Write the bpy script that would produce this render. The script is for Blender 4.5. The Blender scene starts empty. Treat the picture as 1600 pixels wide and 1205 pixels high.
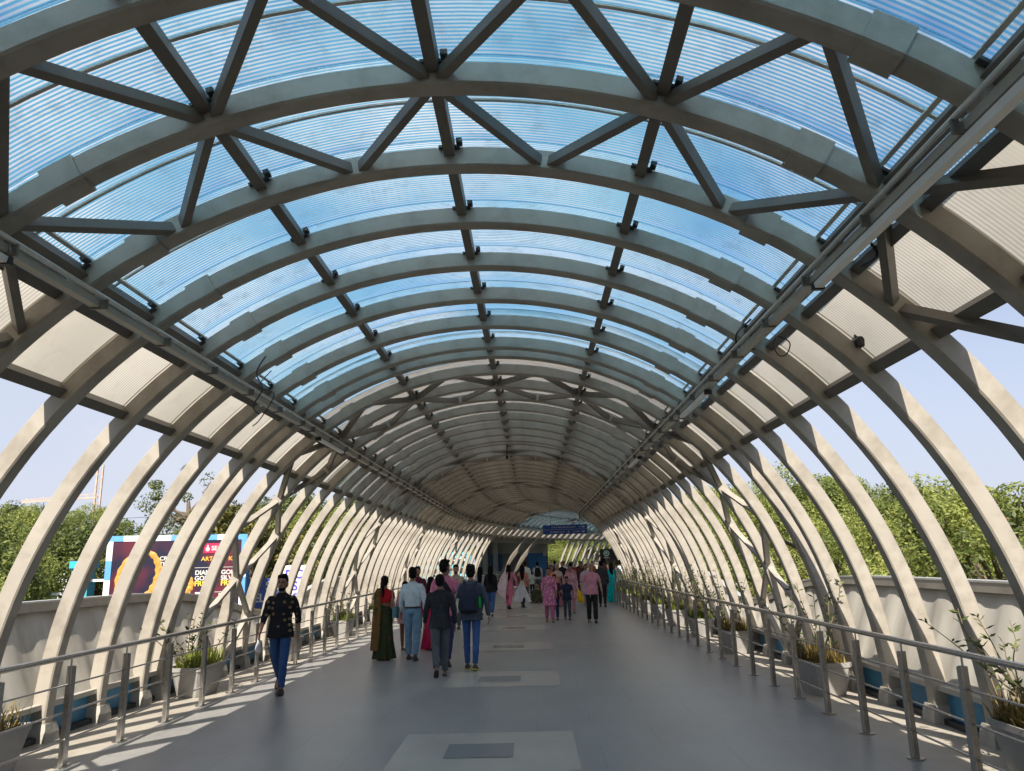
import bpy, math, random
from math import sin, cos, pi, radians as R
from mathutils import Vector, Matrix, noise
random.seed(7)
scene = bpy.context.scene
COL = scene.collection

# ------------------------------------------------------------------ camera
cd = bpy.data.cameras.new("camera"); cam = bpy.data.objects.new("camera", cd); COL.objects.link(cam)
scene.camera = cam
cd.sensor_fit = 'HORIZONTAL'; cd.sensor_width = 36; cd.lens = 1180 / 1600 * 36
cd.clip_start = .05; cd.clip_end = 4000
def aim(p, y, r):
    fw = Vector((-sin(y) * cos(p), cos(y) * cos(p), sin(p))); rt = Vector((cos(y), sin(y), 0)); up = rt.cross(fw)
    r2 = rt * cos(r) - up * sin(r); u2 = up * cos(r) + rt * sin(r)
    m = Matrix((r2, u2, -fw)).transposed().to_4x4(); m.translation = (0, 0, 1.8)
    return m
cam.matrix_world = aim(R(13.083), R(1.180), .0257)

# ------------------------------------------------------------------ world, sun, exposure
SUN_DIR = Vector((-.14, -1.02, 1.0)).normalized()          # towards the sun
w = bpy.data.worlds.new("World"); scene.world = w; w.use_nodes = True
nt = w.node_tree; nt.nodes.clear()
wo = nt.nodes.new('ShaderNodeOutputWorld'); bg = nt.nodes.new('ShaderNodeBackground'); sky = nt.nodes.new('ShaderNodeTexSky')
sky.sky_type = 'NISHITA'; sky.sun_disc = False
sky.sun_elevation = math.asin(SUN_DIR.z); sky.sun_rotation = math.atan2(SUN_DIR.x, SUN_DIR.y)
sky.air_density = 1.0; sky.dust_density = 1.7; sky.ozone_density = 3.4
bg.inputs['Strength'].default_value = .088

# pale haze low in the sky, thinning with height
tcw = nt.nodes.new('ShaderNodeTexCoord'); sx = nt.nodes.new('ShaderNodeSeparateXYZ'); nt.links.new(tcw.outputs['Generated'], sx.inputs[0])
mr = nt.nodes.new('ShaderNodeMapRange'); mr.inputs['From Min'].default_value = .62; mr.inputs['From Max'].default_value = .0; mr.inputs['To Min'].default_value = 0; mr.inputs['To Max'].default_value = .92; mr.interpolation_type = 'SMOOTHSTEP'
nt.links.new(sx.outputs[2], mr.inputs[0]); hz = nt.nodes.new('ShaderNodeMix'); hz.data_type = 'RGBA'; hz.inputs['B'].default_value = (4.1, 4.35, 5.25, 1)
nt.links.new(mr.outputs[0], hz.inputs['Factor']); nt.links.new(sky.outputs[0], hz.inputs['A']); 
# thin white cloud high ahead, a little to the left
dt = nt.nodes.new('ShaderNodeVectorMath'); dt.operation = 'DOT_PRODUCT'; dt.inputs[1].default_value = Vector((-.14, .72, .68)).normalized(); nt.links.new(tcw.outputs['Generated'], dt.inputs[0])
cm_ = nt.nodes.new('ShaderNodeMapRange'); cm_.inputs['From Min'].default_value = .66; cm_.inputs['From Max'].default_value = .98; cm_.interpolation_type = 'SMOOTHSTEP'; nt.links.new(dt.outputs['Value'], cm_.inputs[0])
cn = nt.nodes.new('ShaderNodeTexNoise'); cn.inputs['Scale'].default_value = 3.2; cn.inputs['Detail'].default_value = 7; cn.inputs['Roughness'].default_value = .6; nt.links.new(tcw.outputs['Generated'], cn.inputs['Vector'])
cr = nt.nodes.new('ShaderNodeMapRange'); cr.inputs['From Min'].default_value = .36; cr.inputs['From Max'].default_value = .66; nt.links.new(cn.outputs['Fac'], cr.inputs[0])
cmul = nt.nodes.new('ShaderNodeMath'); cmul.operation = 'MULTIPLY'; nt.links.new(cm_.outputs[0], cmul.inputs[0]); nt.links.new(cr.outputs[0], cmul.inputs[1])
cl = nt.nodes.new('ShaderNodeMix'); cl.data_type = 'RGBA'; cl.inputs['B'].default_value = (5.3, 5.1, 5.1, 1); nt.links.new(cmul.outputs[0], cl.inputs['Factor']); nt.links.new(hz.outputs['Result'], cl.inputs['A'])
nt.links.new(cl.outputs['Result'], bg.inputs[0])
nt.links.new(bg.outputs[0], wo.inputs[0])
sl = bpy.data.lights.new("sun", 'SUN'); sl.energy = 5.0; sl.angle = R(.5); sl.color = (1, .935, .85)
so = bpy.data.objects.new("sun", sl); COL.objects.link(so)
so.rotation_euler = SUN_DIR.to_track_quat('Z', 'Y').to_euler()
scene.view_settings.view_transform = 'Standard'; scene.view_settings.look = 'None'
scene.view_settings.gamma = 1; scene.view_settings.exposure = .95

# ------------------------------------------------------------------ helpers
class MB:
    def __init__(s): s.v = []; s.f = []; s.uv = None
    def add(s, vs, fs):
        o = len(s.v); s.v += [tuple(p) for p in vs]; s.f += [tuple(i + o for i in f) for f in fs]
    def box(s, c, h, ax=None):                                # centre, half sizes, optional 3 axes
        ax = ax or (Vector((1, 0, 0)), Vector((0, 1, 0)), Vector((0, 0, 1))); c = Vector(c)
        vs = [c + ax[0] * h[0] * a + ax[1] * h[1] * b + ax[2] * h[2] * d for a in (-1, 1) for b in (-1, 1) for d in (-1, 1)]
        s.add(vs, [(0, 1, 3, 2), (4, 6, 7, 5), (0, 4, 5, 1), (2, 3, 7, 6), (0, 2, 6, 4), (1, 5, 7, 3)])
    def bar(s, a, b, w_, h_, up=(0, 0, 1)):
        a = Vector(a); b = Vector(b); d = (b - a); L = d.length; d.normalize(); up = Vector(up)
        x = d.cross(up)
        if x.length < 1e-3: x = d.cross(Vector((1, 0, 0)))
        x.normalize(); y = x.cross(d)
        s.box((a + b) / 2, (w_ / 2, L / 2, h_ / 2), (x, d, y))
    def loft(s, rings, cap=True):                             # rings: lists of points, same count
        n = len(rings[0]); o = len(s.v)
        for r_ in rings: s.v += [tuple(p) for p in r_]
        for i in range(len(rings) - 1):
            for j in range(n):
                k = (j + 1) % n
                s.f.append((o + i * n + j, o + i * n + k, o + (i + 1) * n + k, o + (i + 1) * n + j))
        if cap:
            s.f.append(tuple(o + j for j in reversed(range(n)))); e = o + (len(rings) - 1) * n
            s.f.append(tuple(e + j for j in range(n)))
    def tube(s, pts, rad, n=8, ry=None):
        pts = [Vector(p) for p in pts]; rad = rad if isinstance(rad, (list, tuple)) else [rad] * len(pts)
        rings = []; px = None
        for i, p in enumerate(pts):
            d = (pts[min(i + 1, len(pts) - 1)] - pts[max(i - 1, 0)]).normalized()
            x = px if px is not None else (Vector((1, 0, 0)) if abs(d.x) < .8 else Vector((0, 1, 0)))
            x = (x - d * x.dot(d)).normalized(); y = d.cross(x); px = x
            a, b = rad[i], (ry[i] if ry else rad[i])
            rings.append([p + x * cos(2 * pi * j / n) * a + y * sin(2 * pi * j / n) * b for j in range(n)])
        s.loft(rings)
    def ball(s, c, r_, n=12, m=8, ax=None):
        c = Vector(c); r_ = (r_, r_, r_) if not isinstance(r_, (tuple, list)) else r_
        ax = ax or (Vector((1, 0, 0)), Vector((0, 1, 0)), Vector((0, 0, 1)))
        rings = []
        for i in range(1, m):
            t = pi * i / m
            rings.append([c + ax[0] * r_[0] * sin(t) * cos(2 * pi * j / n) + ax[1] * r_[1] * sin(t) * sin(2 * pi * j / n) - ax[2] * r_[2] * cos(t) for j in range(n)])
        s.loft(rings)
    def build(s, name, mat, parent=None, smooth=False, ang=35, loc=None):
        me = bpy.data.meshes.new(name); me.from_pydata(s.v, [], s.f); me.update()
        if s.uv:
            ul = me.uv_layers.new(name='UVMap'); vi = [0] * len(me.loops); me.loops.foreach_get('vertex_index', vi)
            ul.data.foreach_set('uv', [c for i in vi for c in s.uv[i]])
        if smooth: me.shade_smooth(); me.set_sharp_from_angle(angle=R(ang))
        if mat: me.materials.append(mat)
        o = bpy.data.objects.new(name, me); COL.objects.link(o)
        if parent: o.parent = parent
        if loc: o.location = loc
        return o
def tag(o, label=None, cat=None, group=None, kind=None):
    if label: o['label'] = label
    if cat: o['category'] = cat
    if group: o['group'] = group
    if kind: o['kind'] = kind
    return o
def empty(name, loc=(0, 0, 0), rz=0):
    o = bpy.data.objects.new(name, None); COL.objects.link(o); o.location = loc; o.rotation_euler = (0, 0, rz)
    o.empty_display_size = .2
    return o
def kids(o): return [c for c in bpy.data.objects if c.parent == o]
def copy_tree(o, parent=None, known=None):
    c = o.copy(); COL.objects.link(c); c.parent = parent
    for ch in (known if known is not None else kids(o)):
        d = ch.copy(); COL.objects.link(d); d.parent = c
    return c
ONES = ['', 'first', 'second', 'third', 'fourth', 'fifth', 'sixth', 'seventh', 'eighth', 'ninth', 'tenth', 'eleventh', 'twelfth', 'thirteenth', 'fourteenth', 'fifteenth', 'sixteenth', 'seventeenth', 'eighteenth', 'nineteenth']
TENS = {2: 'twent', 3: 'thirt', 4: 'fort', 5: 'fift', 6: 'sixt', 7: 'sevent', 8: 'eight', 9: 'ninet'}
def nth(n): return ONES[n] if n < 20 else TENS[n // 10] + ('ieth' if n % 10 == 0 else 'y-' + ONES[n % 10])

# ------------------------------------------------------------------ materials
def mat(name, col, rough=.6, metal=0, var=0, scale=6, bump=0, spec=.5, dirt=None, dscale=1.5, coords='Object', stretch=(1, 1, 1)):
    m = bpy.data.materials.new(name); m.use_nodes = True; t = m.node_tree; b = t.nodes['Principled BSDF']
    b.inputs['Base Color'].default_value = (*col, 1); b.inputs['Roughness'].default_value = rough
    b.inputs['Metallic'].default_value = metal; b.inputs['Specular IOR Level'].default_value = spec
    if var or bump or dirt:
        tc = t.nodes.new('ShaderNodeTexCoord'); mp = t.nodes.new('ShaderNodeMapping'); mp.inputs['Scale'].default_value = stretch
        t.links.new(tc.outputs[coords], mp.inputs[0])
        n = t.nodes.new('ShaderNodeTexNoise'); n.inputs['Scale'].default_value = scale; n.inputs['Detail'].default_value = 5
        t.links.new(mp.outputs[0], n.inputs['Vector'])
        r_ = t.nodes.new('ShaderNodeValToRGB'); r_.color_ramp.elements[0].position = .3; r_.color_ramp.elements[1].position = .7
        r_.color_ramp.elements[0].color = (*[c * (1 - var) for c in col], 1); r_.color_ramp.elements[1].color = (*[min(1, c * (1 + var)) for c in col], 1)
        t.links.new(n.outputs['Fac'], r_.inputs[0]); out = r_.outputs[0]
        if dirt:
            n2 = t.nodes.new('ShaderNodeTexNoise'); n2.inputs['Scale'].default_value = dscale; n2.inputs['Detail'].default_value = 8; n2.inputs['Roughness'].default_value = .65
            t.links.new(mp.outputs[0], n2.inputs['Vector'])
            r2 = t.nodes.new('ShaderNodeValToRGB'); r2.color_ramp.elements[0].position = .48; r2.color_ramp.elements[1].position = .72
            mx = t.nodes.new('ShaderNodeMix'); mx.data_type = 'RGBA'; mx.inputs['B'].default_value = (*dirt, 1)
            t.links.new(n2.outputs['Fac'], r2.inputs[0]); mu = t.nodes.new('ShaderNodeMath'); mu.operation = 'MULTIPLY'; mu.inputs[1].default_value = .6
            t.links.new(r2.outputs[0], mu.inputs[0]); t.links.new(mu.outputs[0], mx.inputs['Factor'])
            t.links.new(out, mx.inputs['A']); out = mx.outputs['Result']
        t.links.new(out, b.inputs['Base Color'])
        if bump:
            bp = t.nodes.new('ShaderNodeBump'); bp.inputs['Strength'].default_value = bump; bp.inputs['Distance'].default_value = .02
            t.links.new(n.outputs['Fac'], bp.inputs['Height']); t.links.new(bp.outputs[0], b.inputs['Normal'])
    return m
M = {}
M['steel'] = mat('cream_painted_steel', (.330, .297, .245), .42, var=.08, scale=3, bump=.04, dirt=(.15, .12, .085), dscale=2.6)
M['brace'] = mat('grey_painted_steel', (.15, .13, .105), .45, var=.1, scale=4, dirt=(.2, .17, .13), dscale=5)
M['purlin'] = mat('purlin_paint', (.14, .122, .098), .5, var=.12, scale=4, dirt=(.16, .14, .12), dscale=3)
M['dark'] = mat('black_metal', (.02, .02, .022), .5)
M['cleat'] = mat('dark_cleat', (.05, .048, .045), .6)
M['cable'] = mat('black_cable', (.012, .012, .012), .5)
M['inox'] = mat('brushed_stainless', (.50, .485, .46), .27, metal=1, var=.12, scale=30, bump=.02)
M['inoxpost'] = mat('stainless_post', (.36, .345, .32), .34, metal=1, var=.18, scale=12, bump=.03)
M['panel'] = mat('parapet_sheet', (.40, .375, .32), .5, var=.08, scale=1.6, dirt=(.13, .10, .07), dscale=1.9, stretch=(1, 1, .16))
M['blue'] = mat('blue_painted_base', (.045, .20, .33), .5, var=.3, scale=2.5, dirt=(.06, .06, .06), dscale=2)
M['beige'] = mat('beige_tile', (.36, .325, .265), .55, var=.07, scale=5, dirt=(.3, .25, .19), dscale=1.4)
M['stub'] = mat('cream_concrete', (.36, .335, .285), .8, var=.14, scale=8, bump=.3)
M['conduit'] = mat('galvanised_conduit', (.52, .52, .49), .4, metal=.4, var=.1, scale=10)
M['conduit2'] = mat('beige_tray', (.38, .36, .31), .5, var=.08, scale=6)
M['pot'] = mat('grey_plastic_pot', (.30, .285, .26), .6, var=.12, scale=6)
M['soil'] = mat('soil', (.05, .035, .022), .95, var=.4, scale=30)
M['bark'] = mat('bark', (.13, .095, .065), .9, var=.35, scale=8, bump=.6)
M['stem'] = mat('plant_stem', (.14, .11, .05), .8, var=.2, scale=20)
M['white'] = mat('white_paint', (.75, .75, .73), .5, var=.05)
M['bluew'] = mat('light_blue_paint', (.10, .30, .58), .5, var=.06)
M['earth'] = mat('earth', (.12, .13, .06), .95, var=.5, scale=.2, dirt=(.2, .16, .1), dscale=.12)
M['concrete'] = mat('concrete', (.33, .32, .30), .85, var=.12, scale=1.2, bump=.2)
M['greywall'] = mat('grey_cladding', (.27, .265, .25), .6, var=.08, scale=1.5)
M['rust'] = mat('pale_rust_mast', (.46, .32, .24), .7, var=.2, scale=4)
M['orange'] = mat('orange_roof', (.75, .22, .04), .6, var=.1)

def floor_mat():
    m = mat('polished_grey_floor', (.30, .292, .272), .24, var=.05, scale=1.1)
    t = m.node_tree; b = t.nodes['Principled BSDF']; tc = t.nodes.new('ShaderNodeTexCoord')
    br = t.nodes.new('ShaderNodeTexBrick'); br.inputs['Scale'].default_value = 1; br.inputs['Brick Width'].default_value = 1.22; br.inputs['Row Height'].default_value = 1.16
    br.inputs['Mortar Size'].default_value = .006; br.offset = .5
    mp = t.nodes.new('ShaderNodeMapping'); t.links.new(tc.outputs['Object'], mp.inputs[0]); t.links.new(mp.outputs[0], br.inputs['Vector'])
    br.inputs['Color1'].default_value = (1, 1, 1, 1); br.inputs['Color2'].default_value = (.93, .93, .94, 1); br.inputs['Mortar'].default_value = (.74, .74, .74, 1)
    old = b.inputs['Base Color'].links[0].from_socket
    mx = t.nodes.new('ShaderNodeMix'); mx.data_type = 'RGBA'; mx.blend_type = 'MULTIPLY'; mx.inputs['Factor'].default_value = 1
    t.links.new(old, mx.inputs['A']); t.links.new(br.outputs['Color'], mx.inputs['B'])
    # scuffs and wear
    n = t.nodes.new('ShaderNodeTexNoise'); n.inputs['Scale'].default_value = 2.2; n.inputs['Detail'].default_value = 9; n.inputs['Roughness'].default_value = .7
    mp2 = t.nodes.new('ShaderNodeMapping'); mp2.inputs['Scale'].default_value = (1, .35, 1); mp2.inputs['Rotation'].default_value = (0, 0, .6)
    t.links.new(tc.outputs['Object'], mp2.inputs[0]); t.links.new(mp2.outputs[0], n.inputs['Vector'])
    r_ = t.nodes.new('ShaderNodeValToRGB'); r_.color_ramp.elements[0].position = .35; r_.color_ramp.elements[1].position = .68
    r_.color_ramp.elements[0].color = (.80, .80, .80, 1); r_.color_ramp.elements[1].color = (1.05, 1.04, 1.02, 1)
    m2 = t.nodes.new('ShaderNodeMix'); m2.data_type = 'RGBA'; m2.blend_type = 'MULTIPLY'; m2.inputs['Factor'].default_value = 1
    t.links.new(n.outputs['Fac'], r_.inputs[0]); t.links.new(mx.outputs['Result'], m2.inputs['A']); t.links.new(r_.outputs[0], m2.inputs['B'])
    t.links.new(m2.outputs['Result'], b.inputs['Base Color'])
    rr = t.nodes.new('ShaderNodeMapRange'); rr.inputs['To Min'].default_value = .27; rr.inputs['To Max'].default_value = .48
    t.links.new(n.outputs['Fac'], rr.inputs[0]); t.links.new(rr.outputs[0], b.inputs['Roughness'])
    return m
M['floor'] = floor_mat()
M['mark'] = mat('cream_floor_tile', (.43, .395, .34), .25, var=.05, scale=2)
M['mark2'] = mat('grey_floor_tile', (.21, .22, .22), .24, var=.05, scale=2)

def sheet_mat(name, ca, cb, clear, pitch=.034, blue_end=True):
    """fluted polycarbonate: ribs of two tints running round the vault, partly see-through; UV.x = metres along the bridge inside the bay"""
    m = bpy.data.materials.new(name); m.use_nodes = True; t = m.node_tree; t.nodes.clear()
    N = t.nodes.new; L = t.links.new
    out = N('ShaderNodeOutputMaterial'); uv = N('ShaderNodeUVMap'); sp = N('ShaderNodeSeparateXYZ'); L(uv.outputs[0], sp.inputs[0])
    def math_(op, a, b=None):
        n = N('ShaderNodeMath'); n.operation = op
        for i, v in enumerate((a, b)):
            if v is None: continue
            if isinstance(v, (int, float)): n.inputs[i].default_value = v
            else: L(v, n.inputs[i])
        return n.outputs[0]
    s_ = math_('SINE', math_('MULTIPLY', sp.outputs[0], 2 * pi / pitch))
    st = N('ShaderNodeMapRange'); st.inputs['From Min'].default_value = -.35; st.inputs['From Max'].default_value = .35; L(s_, st.inputs[0])
    tc = N('ShaderNodeTexCoord'); no = N('ShaderNodeTexNoise'); no.inputs['Scale'].default_value = .55; no.inputs['Detail'].default_value = 4; L(tc.outputs['Object'], no.inputs['Vector'])
    n2 = N('ShaderNodeTexNoise'); n2.inputs['Scale'].default_value = 5; n2.inputs['Detail'].default_value = 8; n2.inputs['Roughness'].default_value = .7; L(tc.outputs['Object'], n2.inputs['Vector'])
    rp = N('ShaderNodeValToRGB'); rp.color_ramp.elements[0].position = .36; rp.color_ramp.elements[1].position = .62; L(no.outputs['Fac'], rp.inputs[0])
    dm = N('ShaderNodeValToRGB'); dm.color_ramp.elements[0].position = .28; dm.color_ramp.elements[0].color = (.45, .43, .4, 1); dm.color_ramp.elements[1].position = .5; L(n2.outputs['Fac'], dm.inputs[0])
    # weathering : milky patches over the tint
    c1 = N('ShaderNodeMix'); c1.data_type = 'RGBA'; c1.inputs['A'].default_value = (*cb, 1); c1.inputs['B'].default_value = (*ca, 1); L(rp.outputs[0], c1.inputs['Factor'])
    c2 = N('ShaderNodeMix'); c2.data_type = 'RGBA'; c2.inputs['A'].default_value = (*cb, 1); L(c1.outputs['Result'], c2.inputs['B']); L(st.outputs[0], c2.inputs['Factor'])
    c3 = N('ShaderNodeMix'); c3.data_type = 'RGBA'; c3.blend_type = 'MULTIPLY'; c3.inputs['Factor'].default_value = .8 if clear else .22; L(c2.outputs['Result'], c3.inputs['A']); L(dm.outputs[0], c3.inputs['B'])
    tl = N('ShaderNodeBsdfTranslucent'); L(c3.outputs['Result'], tl.inputs[0])
    df = N('ShaderNodeBsdfDiffuse'); L(c3.outputs['Result'], df.inputs[0])
    m1 = N('ShaderNodeMixShader'); m1.inputs[0].default_value = .15; L(tl.outputs[0], m1.inputs[1]); L(df.outputs[0], m1.inputs[2])
    tr = N('ShaderNodeBsdfRefraction'); rc = N('ShaderNodeMix'); rc.data_type = 'RGBA'; rc.inputs['A'].default_value = (.24, .72, .98, 1); rc.inputs['B'].default_value = (.80, .90, .98, 1); L(st.outputs[0], rc.inputs['Factor']); L(rc.outputs['Result'], tr.inputs['Color']); tr.inputs['Roughness'].default_value = .22; tr.inputs['IOR'].default_value = 1.03
    f = math_('SUBTRACT', clear, math_('MULTIPLY', st.outputs[0], clear * .38))
    if clear: f = math_('MULTIPLY', f, math_('SUBTRACT', 1, math_('MULTIPLY', rp.outputs[0], .30)))
    if blue_end:                                             # a clear lap strip along the far edge of each sheet
        e = N('ShaderNodeMapRange'); e.inputs['From Min'].default_value = .90; e.inputs['From Max'].default_value = .91; L(sp.outputs[1], e.inputs[0])
        f = math_('MAXIMUM', f, math_('MULTIPLY', e.outputs[0], .85))
    m2 = N('ShaderNodeMixShader'); L(f, m2.inputs[0]); L(m1.outputs[0], m2.inputs[1]); L(tr.outputs[0], m2.inputs[2])
    L(m2.outputs[0], out.inputs[0])
    return m
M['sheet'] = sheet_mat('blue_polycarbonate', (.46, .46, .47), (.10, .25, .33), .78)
M['sheet2'] = sheet_mat('dimmed_polycarbonate', (.26, .235, .20), (.17, .165, .15), .24)  # duller copy of the roof sheet, cuts the light reaching the ribs
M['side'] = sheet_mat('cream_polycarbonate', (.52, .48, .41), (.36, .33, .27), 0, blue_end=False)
M['opaque'] = mat('unseen_light_blocking_sheet', (.22, .205, .18), .6, var=.1)  # unseen sheets behind the camera, made solid to darken the ribs ahead
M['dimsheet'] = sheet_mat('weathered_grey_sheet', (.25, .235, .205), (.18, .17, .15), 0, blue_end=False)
M['seam'] = mat('cream_sheet_joint', (.55, .52, .46), .5, var=.1)

def leaf_mat(name, c1, c2, tr=.35):
    m = bpy.data.materials.new(name); m.use_nodes = True; t = m.node_tree; t.nodes.clear(); N = t.nodes.new; L = t.links.new
    out = N('ShaderNodeOutputMaterial'); g = N('ShaderNodeNewGeometry'); rp = N('ShaderNodeValToRGB')
    rp.color_ramp.elements[0].color = (*c1, 1); rp.color_ramp.elements[1].color = (*c2, 1)
    L(g.outputs['Random Per Island'], rp.inputs[0])
    tc = N('ShaderNodeTexCoord'); no = N('ShaderNodeTexNoise'); no.inputs['Scale'].default_value = .8; no.inputs['Detail'].default_value = 3; L(tc.outputs['Object'], no.inputs['Vector'])
    r2 = N('ShaderNodeValToRGB'); r2.color_ramp.elements[0].color = (.55, .6, .5, 1); r2.color_ramp.elements[1].color = (1.25, 1.2, 1, 1); r2.color_ramp.elements[0].position = .35; r2.color_ramp.elements[1].position = .65
    L(no.outputs['Fac'], r2.inputs[0]); mx = N('ShaderNodeMix'); mx.data_type = 'RGBA'; mx.blend_type = 'MULTIPLY'; mx.inputs['Factor'].default_value = 1
    L(rp.outputs[0], mx.inputs['A']); L(r2.outputs[0], mx.inputs['B'])
    d = N('ShaderNodeBsdfPrincipled'); d.inputs['Roughness'].default_value = .5; d.inputs['Specular IOR Level'].default_value = .35
    L(mx.outputs['Result'], d.inputs['Base Color']); tl = N('ShaderNodeBsdfTranslucent'); L(mx.outputs['Result'], tl.inputs[0])
    a = N('ShaderNodeMixShader'); a.inputs[0].default_value = tr; L(d.outputs[0], a.inputs[1]); L(tl.outputs[0], a.inputs[2]); L(a.outputs[0], out.inputs[0])
    return m
M['leafA'] = leaf_mat('leaf_fresh', (.14, .18, .045), (.44, .47, .15), .5)
M['leafB'] = leaf_mat('leaf_deep', (.05, .075, .022), (.18, .21, .06))
M['leafC'] = leaf_mat('leaf_olive', (.08, .09, .03), (.27, .24, .07))
M['leafP'] = leaf_mat('potted_leaf', (.04, .07, .02), (.15, .19, .05))
M['grassP'] = leaf_mat('potted_grass', (.14, .10, .03), (.36, .26, .09))
M['grassG'] = leaf_mat('potted_green_grass', (.10, .13, .02), (.36, .40, .08))

# ------------------------------------------------------------------ path of the bridge
AX, CZ, RI, RAD, S0 = -.57, .10, 4.82, 64.0, 33.0
def W(s, u, z):
    if s < S0: return Vector((AX + u, s, z))
    t = (s - S0) / RAD
    return Vector((AX + RAD - (RAD - u) * cos(t), S0 + (RAD - u) * sin(t), z))
def heading(s): return 0 if s < S0 else -(s - S0) / RAD
def AW(s, r_, a): return W(s, r_ * sin(R(a)), CZ + r_ * cos(R(a)))
def srange(a, b, st):
    n = max(1, int(round((b - a) / st))); return [a + (b - a) * i / n for i in range(n + 1)]
def sweep(prof, ss, name, m, parent=None, smooth=False, fn=None):
    mb = MB(); mb.loft([[W(s, *(fn(s, p) if fn else p)) for p in prof] for s in ss]); return mb.build(name, m, parent, smooth)
def asweep(a, w_, r0, r1, ss, name, m, parent=None):          # rectangular member running lengthwise at angle a
    da = math.degrees(w_ / 2 / r0); mb = MB()
    mb.loft([[AW(s, r0, a - da), AW(s, r0, a + da), AW(s, r1, a + da), AW(s, r1, a - da)] for s in ss]); return mb.build(name, m, parent)
SA, SB = -33.9, 84.0
GAP = (48.2, 62.6)                                           # left wall open to the station here
SS = srange(SA, S0, 3) + srange(S0, SB, .8)[1:]
FS = srange(-35, S0, 5) + srange(S0, 86, 1.2)[1:]

# ------------------------------------------------------------------ setting : ground, deck, floors
g = MB(); g.add([(-1500, -900, -7), (1500, -900, -7), (1500, 2500, -7), (-1500, 2500, -7)], [(0, 1, 2, 3)])
tag(g.build('ground', M['earth']), kind='structure')
def strip(u0, u1, z, ss, name, m):
    mb = MB(); mb.v = [tuple(W(s, u, z)) for s in ss for u in (u0, u1)]
    mb.f = [(2 * i, 2 * i + 1, 2 * i + 3, 2 * i + 2) for i in range(len(ss) - 1)]
    return tag(mb.build(name, m), kind='structure')
strip(-3.97, 3.96, 0, FS, 'floor', M['floor'])
strip(-4.88, -3.97, 0, FS, 'floor_border', M['beige'])
strip(3.96, 4.88, 0, FS, 'floor_border', M['beige'])
tag(sweep([(-5.1, -.02), (-5.1, -.75), (5.1, -.75), (5.1, -.02)], FS, 'deck_slab', M['concrete']), kind='structure')
lob = MB(); lob.add([(-12.5, 46, -.012), (-3.2, 46, -.012), (2.4, 66, -.012), (-12.5, 66, -.012)], [(0, 1, 2, 3)])
tag(lob.build('lobby_floor', M['floor']), kind='structure')
for k in range(15):                                           # cream tile patches with a grey tile in the middle
    s0 = 7.20 + 4.6 * k - (0.0 if k else 0); s1 = s0 + 1.57
    a, b = -.83, .945
    ss = srange(s0, s1, .8)
    strip(a, b, .004, ss, 'floor_marking', M['mark'])
    strip(-.33, .33, .008, srange(s0 + .50, s0 + 1.06, .3), 'floor_marking_centre', M['mark2'])

# ------------------------------------------------------------------ arch ribs
OFF = [0, 1.075, 2.15, 3.225, 4.3, 5.375, 6.45, 7.525, 8.57]
def rib_mesh(a0, a1, r0=RI, r1=RI + .17, y0=-.16, y1=0, c=.014, step=2.5, feet=True):
    mb = MB(); n = max(2, int((a1 - a0) / step)); rings = []
    sec = [(r0, y0 + c), (r0 + c, y0), (r1 - c, y0), (r1, y0 + c), (r1, y1 - c), (r1 - c, y1), (r0 + c, y1), (r0, y1 - c)]
    if feet and a0 <= -90: rings.append([Vector((-r_, y, 0.0)) for r_, y in sec])
    for i in range(n + 1):
        a = R(a0 + (a1 - a0) * i / n); rings.append([Vector((r_ * sin(a), y, CZ + r_ * cos(a))) for r_, y in sec])
    if feet and a1 >= 90: rings.append([Vector((r_, y, 0.0)) for r_, y in sec])
    mb.loft(rings); return mb
def make_rib(a0=-90, a1=90):
    root = empty('arch_rib')
    rib_mesh(a0, a1).build('curved_beam', M['steel'], root, True, 30)
    for a in (-30, 30): rib_mesh(a - 1.35, a + 1.35, RI - .02, RI + .185, -.18, .02, .016, 2.7, False).build('splice_sleeve', M['steel'], root, True, 30)
    for sg in (-1, 1):
        if (sg < 0 and a0 <= -90) or (sg > 0 and a1 >= 90):
            f = MB(); f.loft([[Vector((sg * (4.90 + x), -.07 + y, z)) for x, y in ((-dx, -dy), (dx, -dy), (dx, dy), (-dx, dy))] for z, dx, dy in ((0, .13, .13), (.09, .125, .125), (.19, .10, .10))])
            f.build('foot_plinth', M['stub'], root)
    for a in (-36, -18, 0, 18, 36):
        axs = (Vector((cos(R(a)), 0, -sin(R(a)))), Vector((0, 1, 0)), Vector((sin(R(a)), 0, cos(R(a)))))
        b = MB(); b.box(Vector((4.965 * sin(R(a)), -.185, CZ + 4.965 * cos(R(a)))), (.085, .02, .010), axs); b.build('seat_plate', M['cleat'], root)
        b = MB(); b.box(Vector((4.995 * sin(R(a + .95)), -.21, CZ + 4.995 * cos(R(a + .95)))), (.024, .04, .018), axs)
        b.build('purlin_cleat', M['cleat'], root)
    return root
proto = make_rib(); protoK = kids(proto); cut = make_rib(-49); cutK = kids(cut)
RIBS = []
n = 0
for m_ in range(-4, 9):
    base = 2.45 + 9.1 * m_
    for j, o_ in enumerate(OFF):
        RIBS.append((base + o_, m_, j))
RIBS = [r_ for r_ in RIBS if r_[0] < SB]
first = {0: True, 1: True}
vis = 0; back = 0
for s, m_, j in RIBS:
    ingap = GAP[0] < s < GAP[1]
    src, K, key = (cut, cutK, 1) if ingap else (proto, protoK, 0)
    if first[key]: o = src; first[key] = False
    else: o = copy_tree(src, None, K)
    o.location = W(s, 0, 0); o.rotation_euler = (0, 0, heading(s))
    if s < 3.4: back += 1; lab = f'cream curved steel arch rib overhead behind the viewpoint, {nth(back)} from the rear end'
    else:
        vis += 1
        lab = f'cream curved steel rib over the walkway, {nth(vis)} from the viewer' + (', cut short' if ingap else '')
    tag(o, lab, 'arch rib', 'curved steel ribs arching over the walkway')
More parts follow.
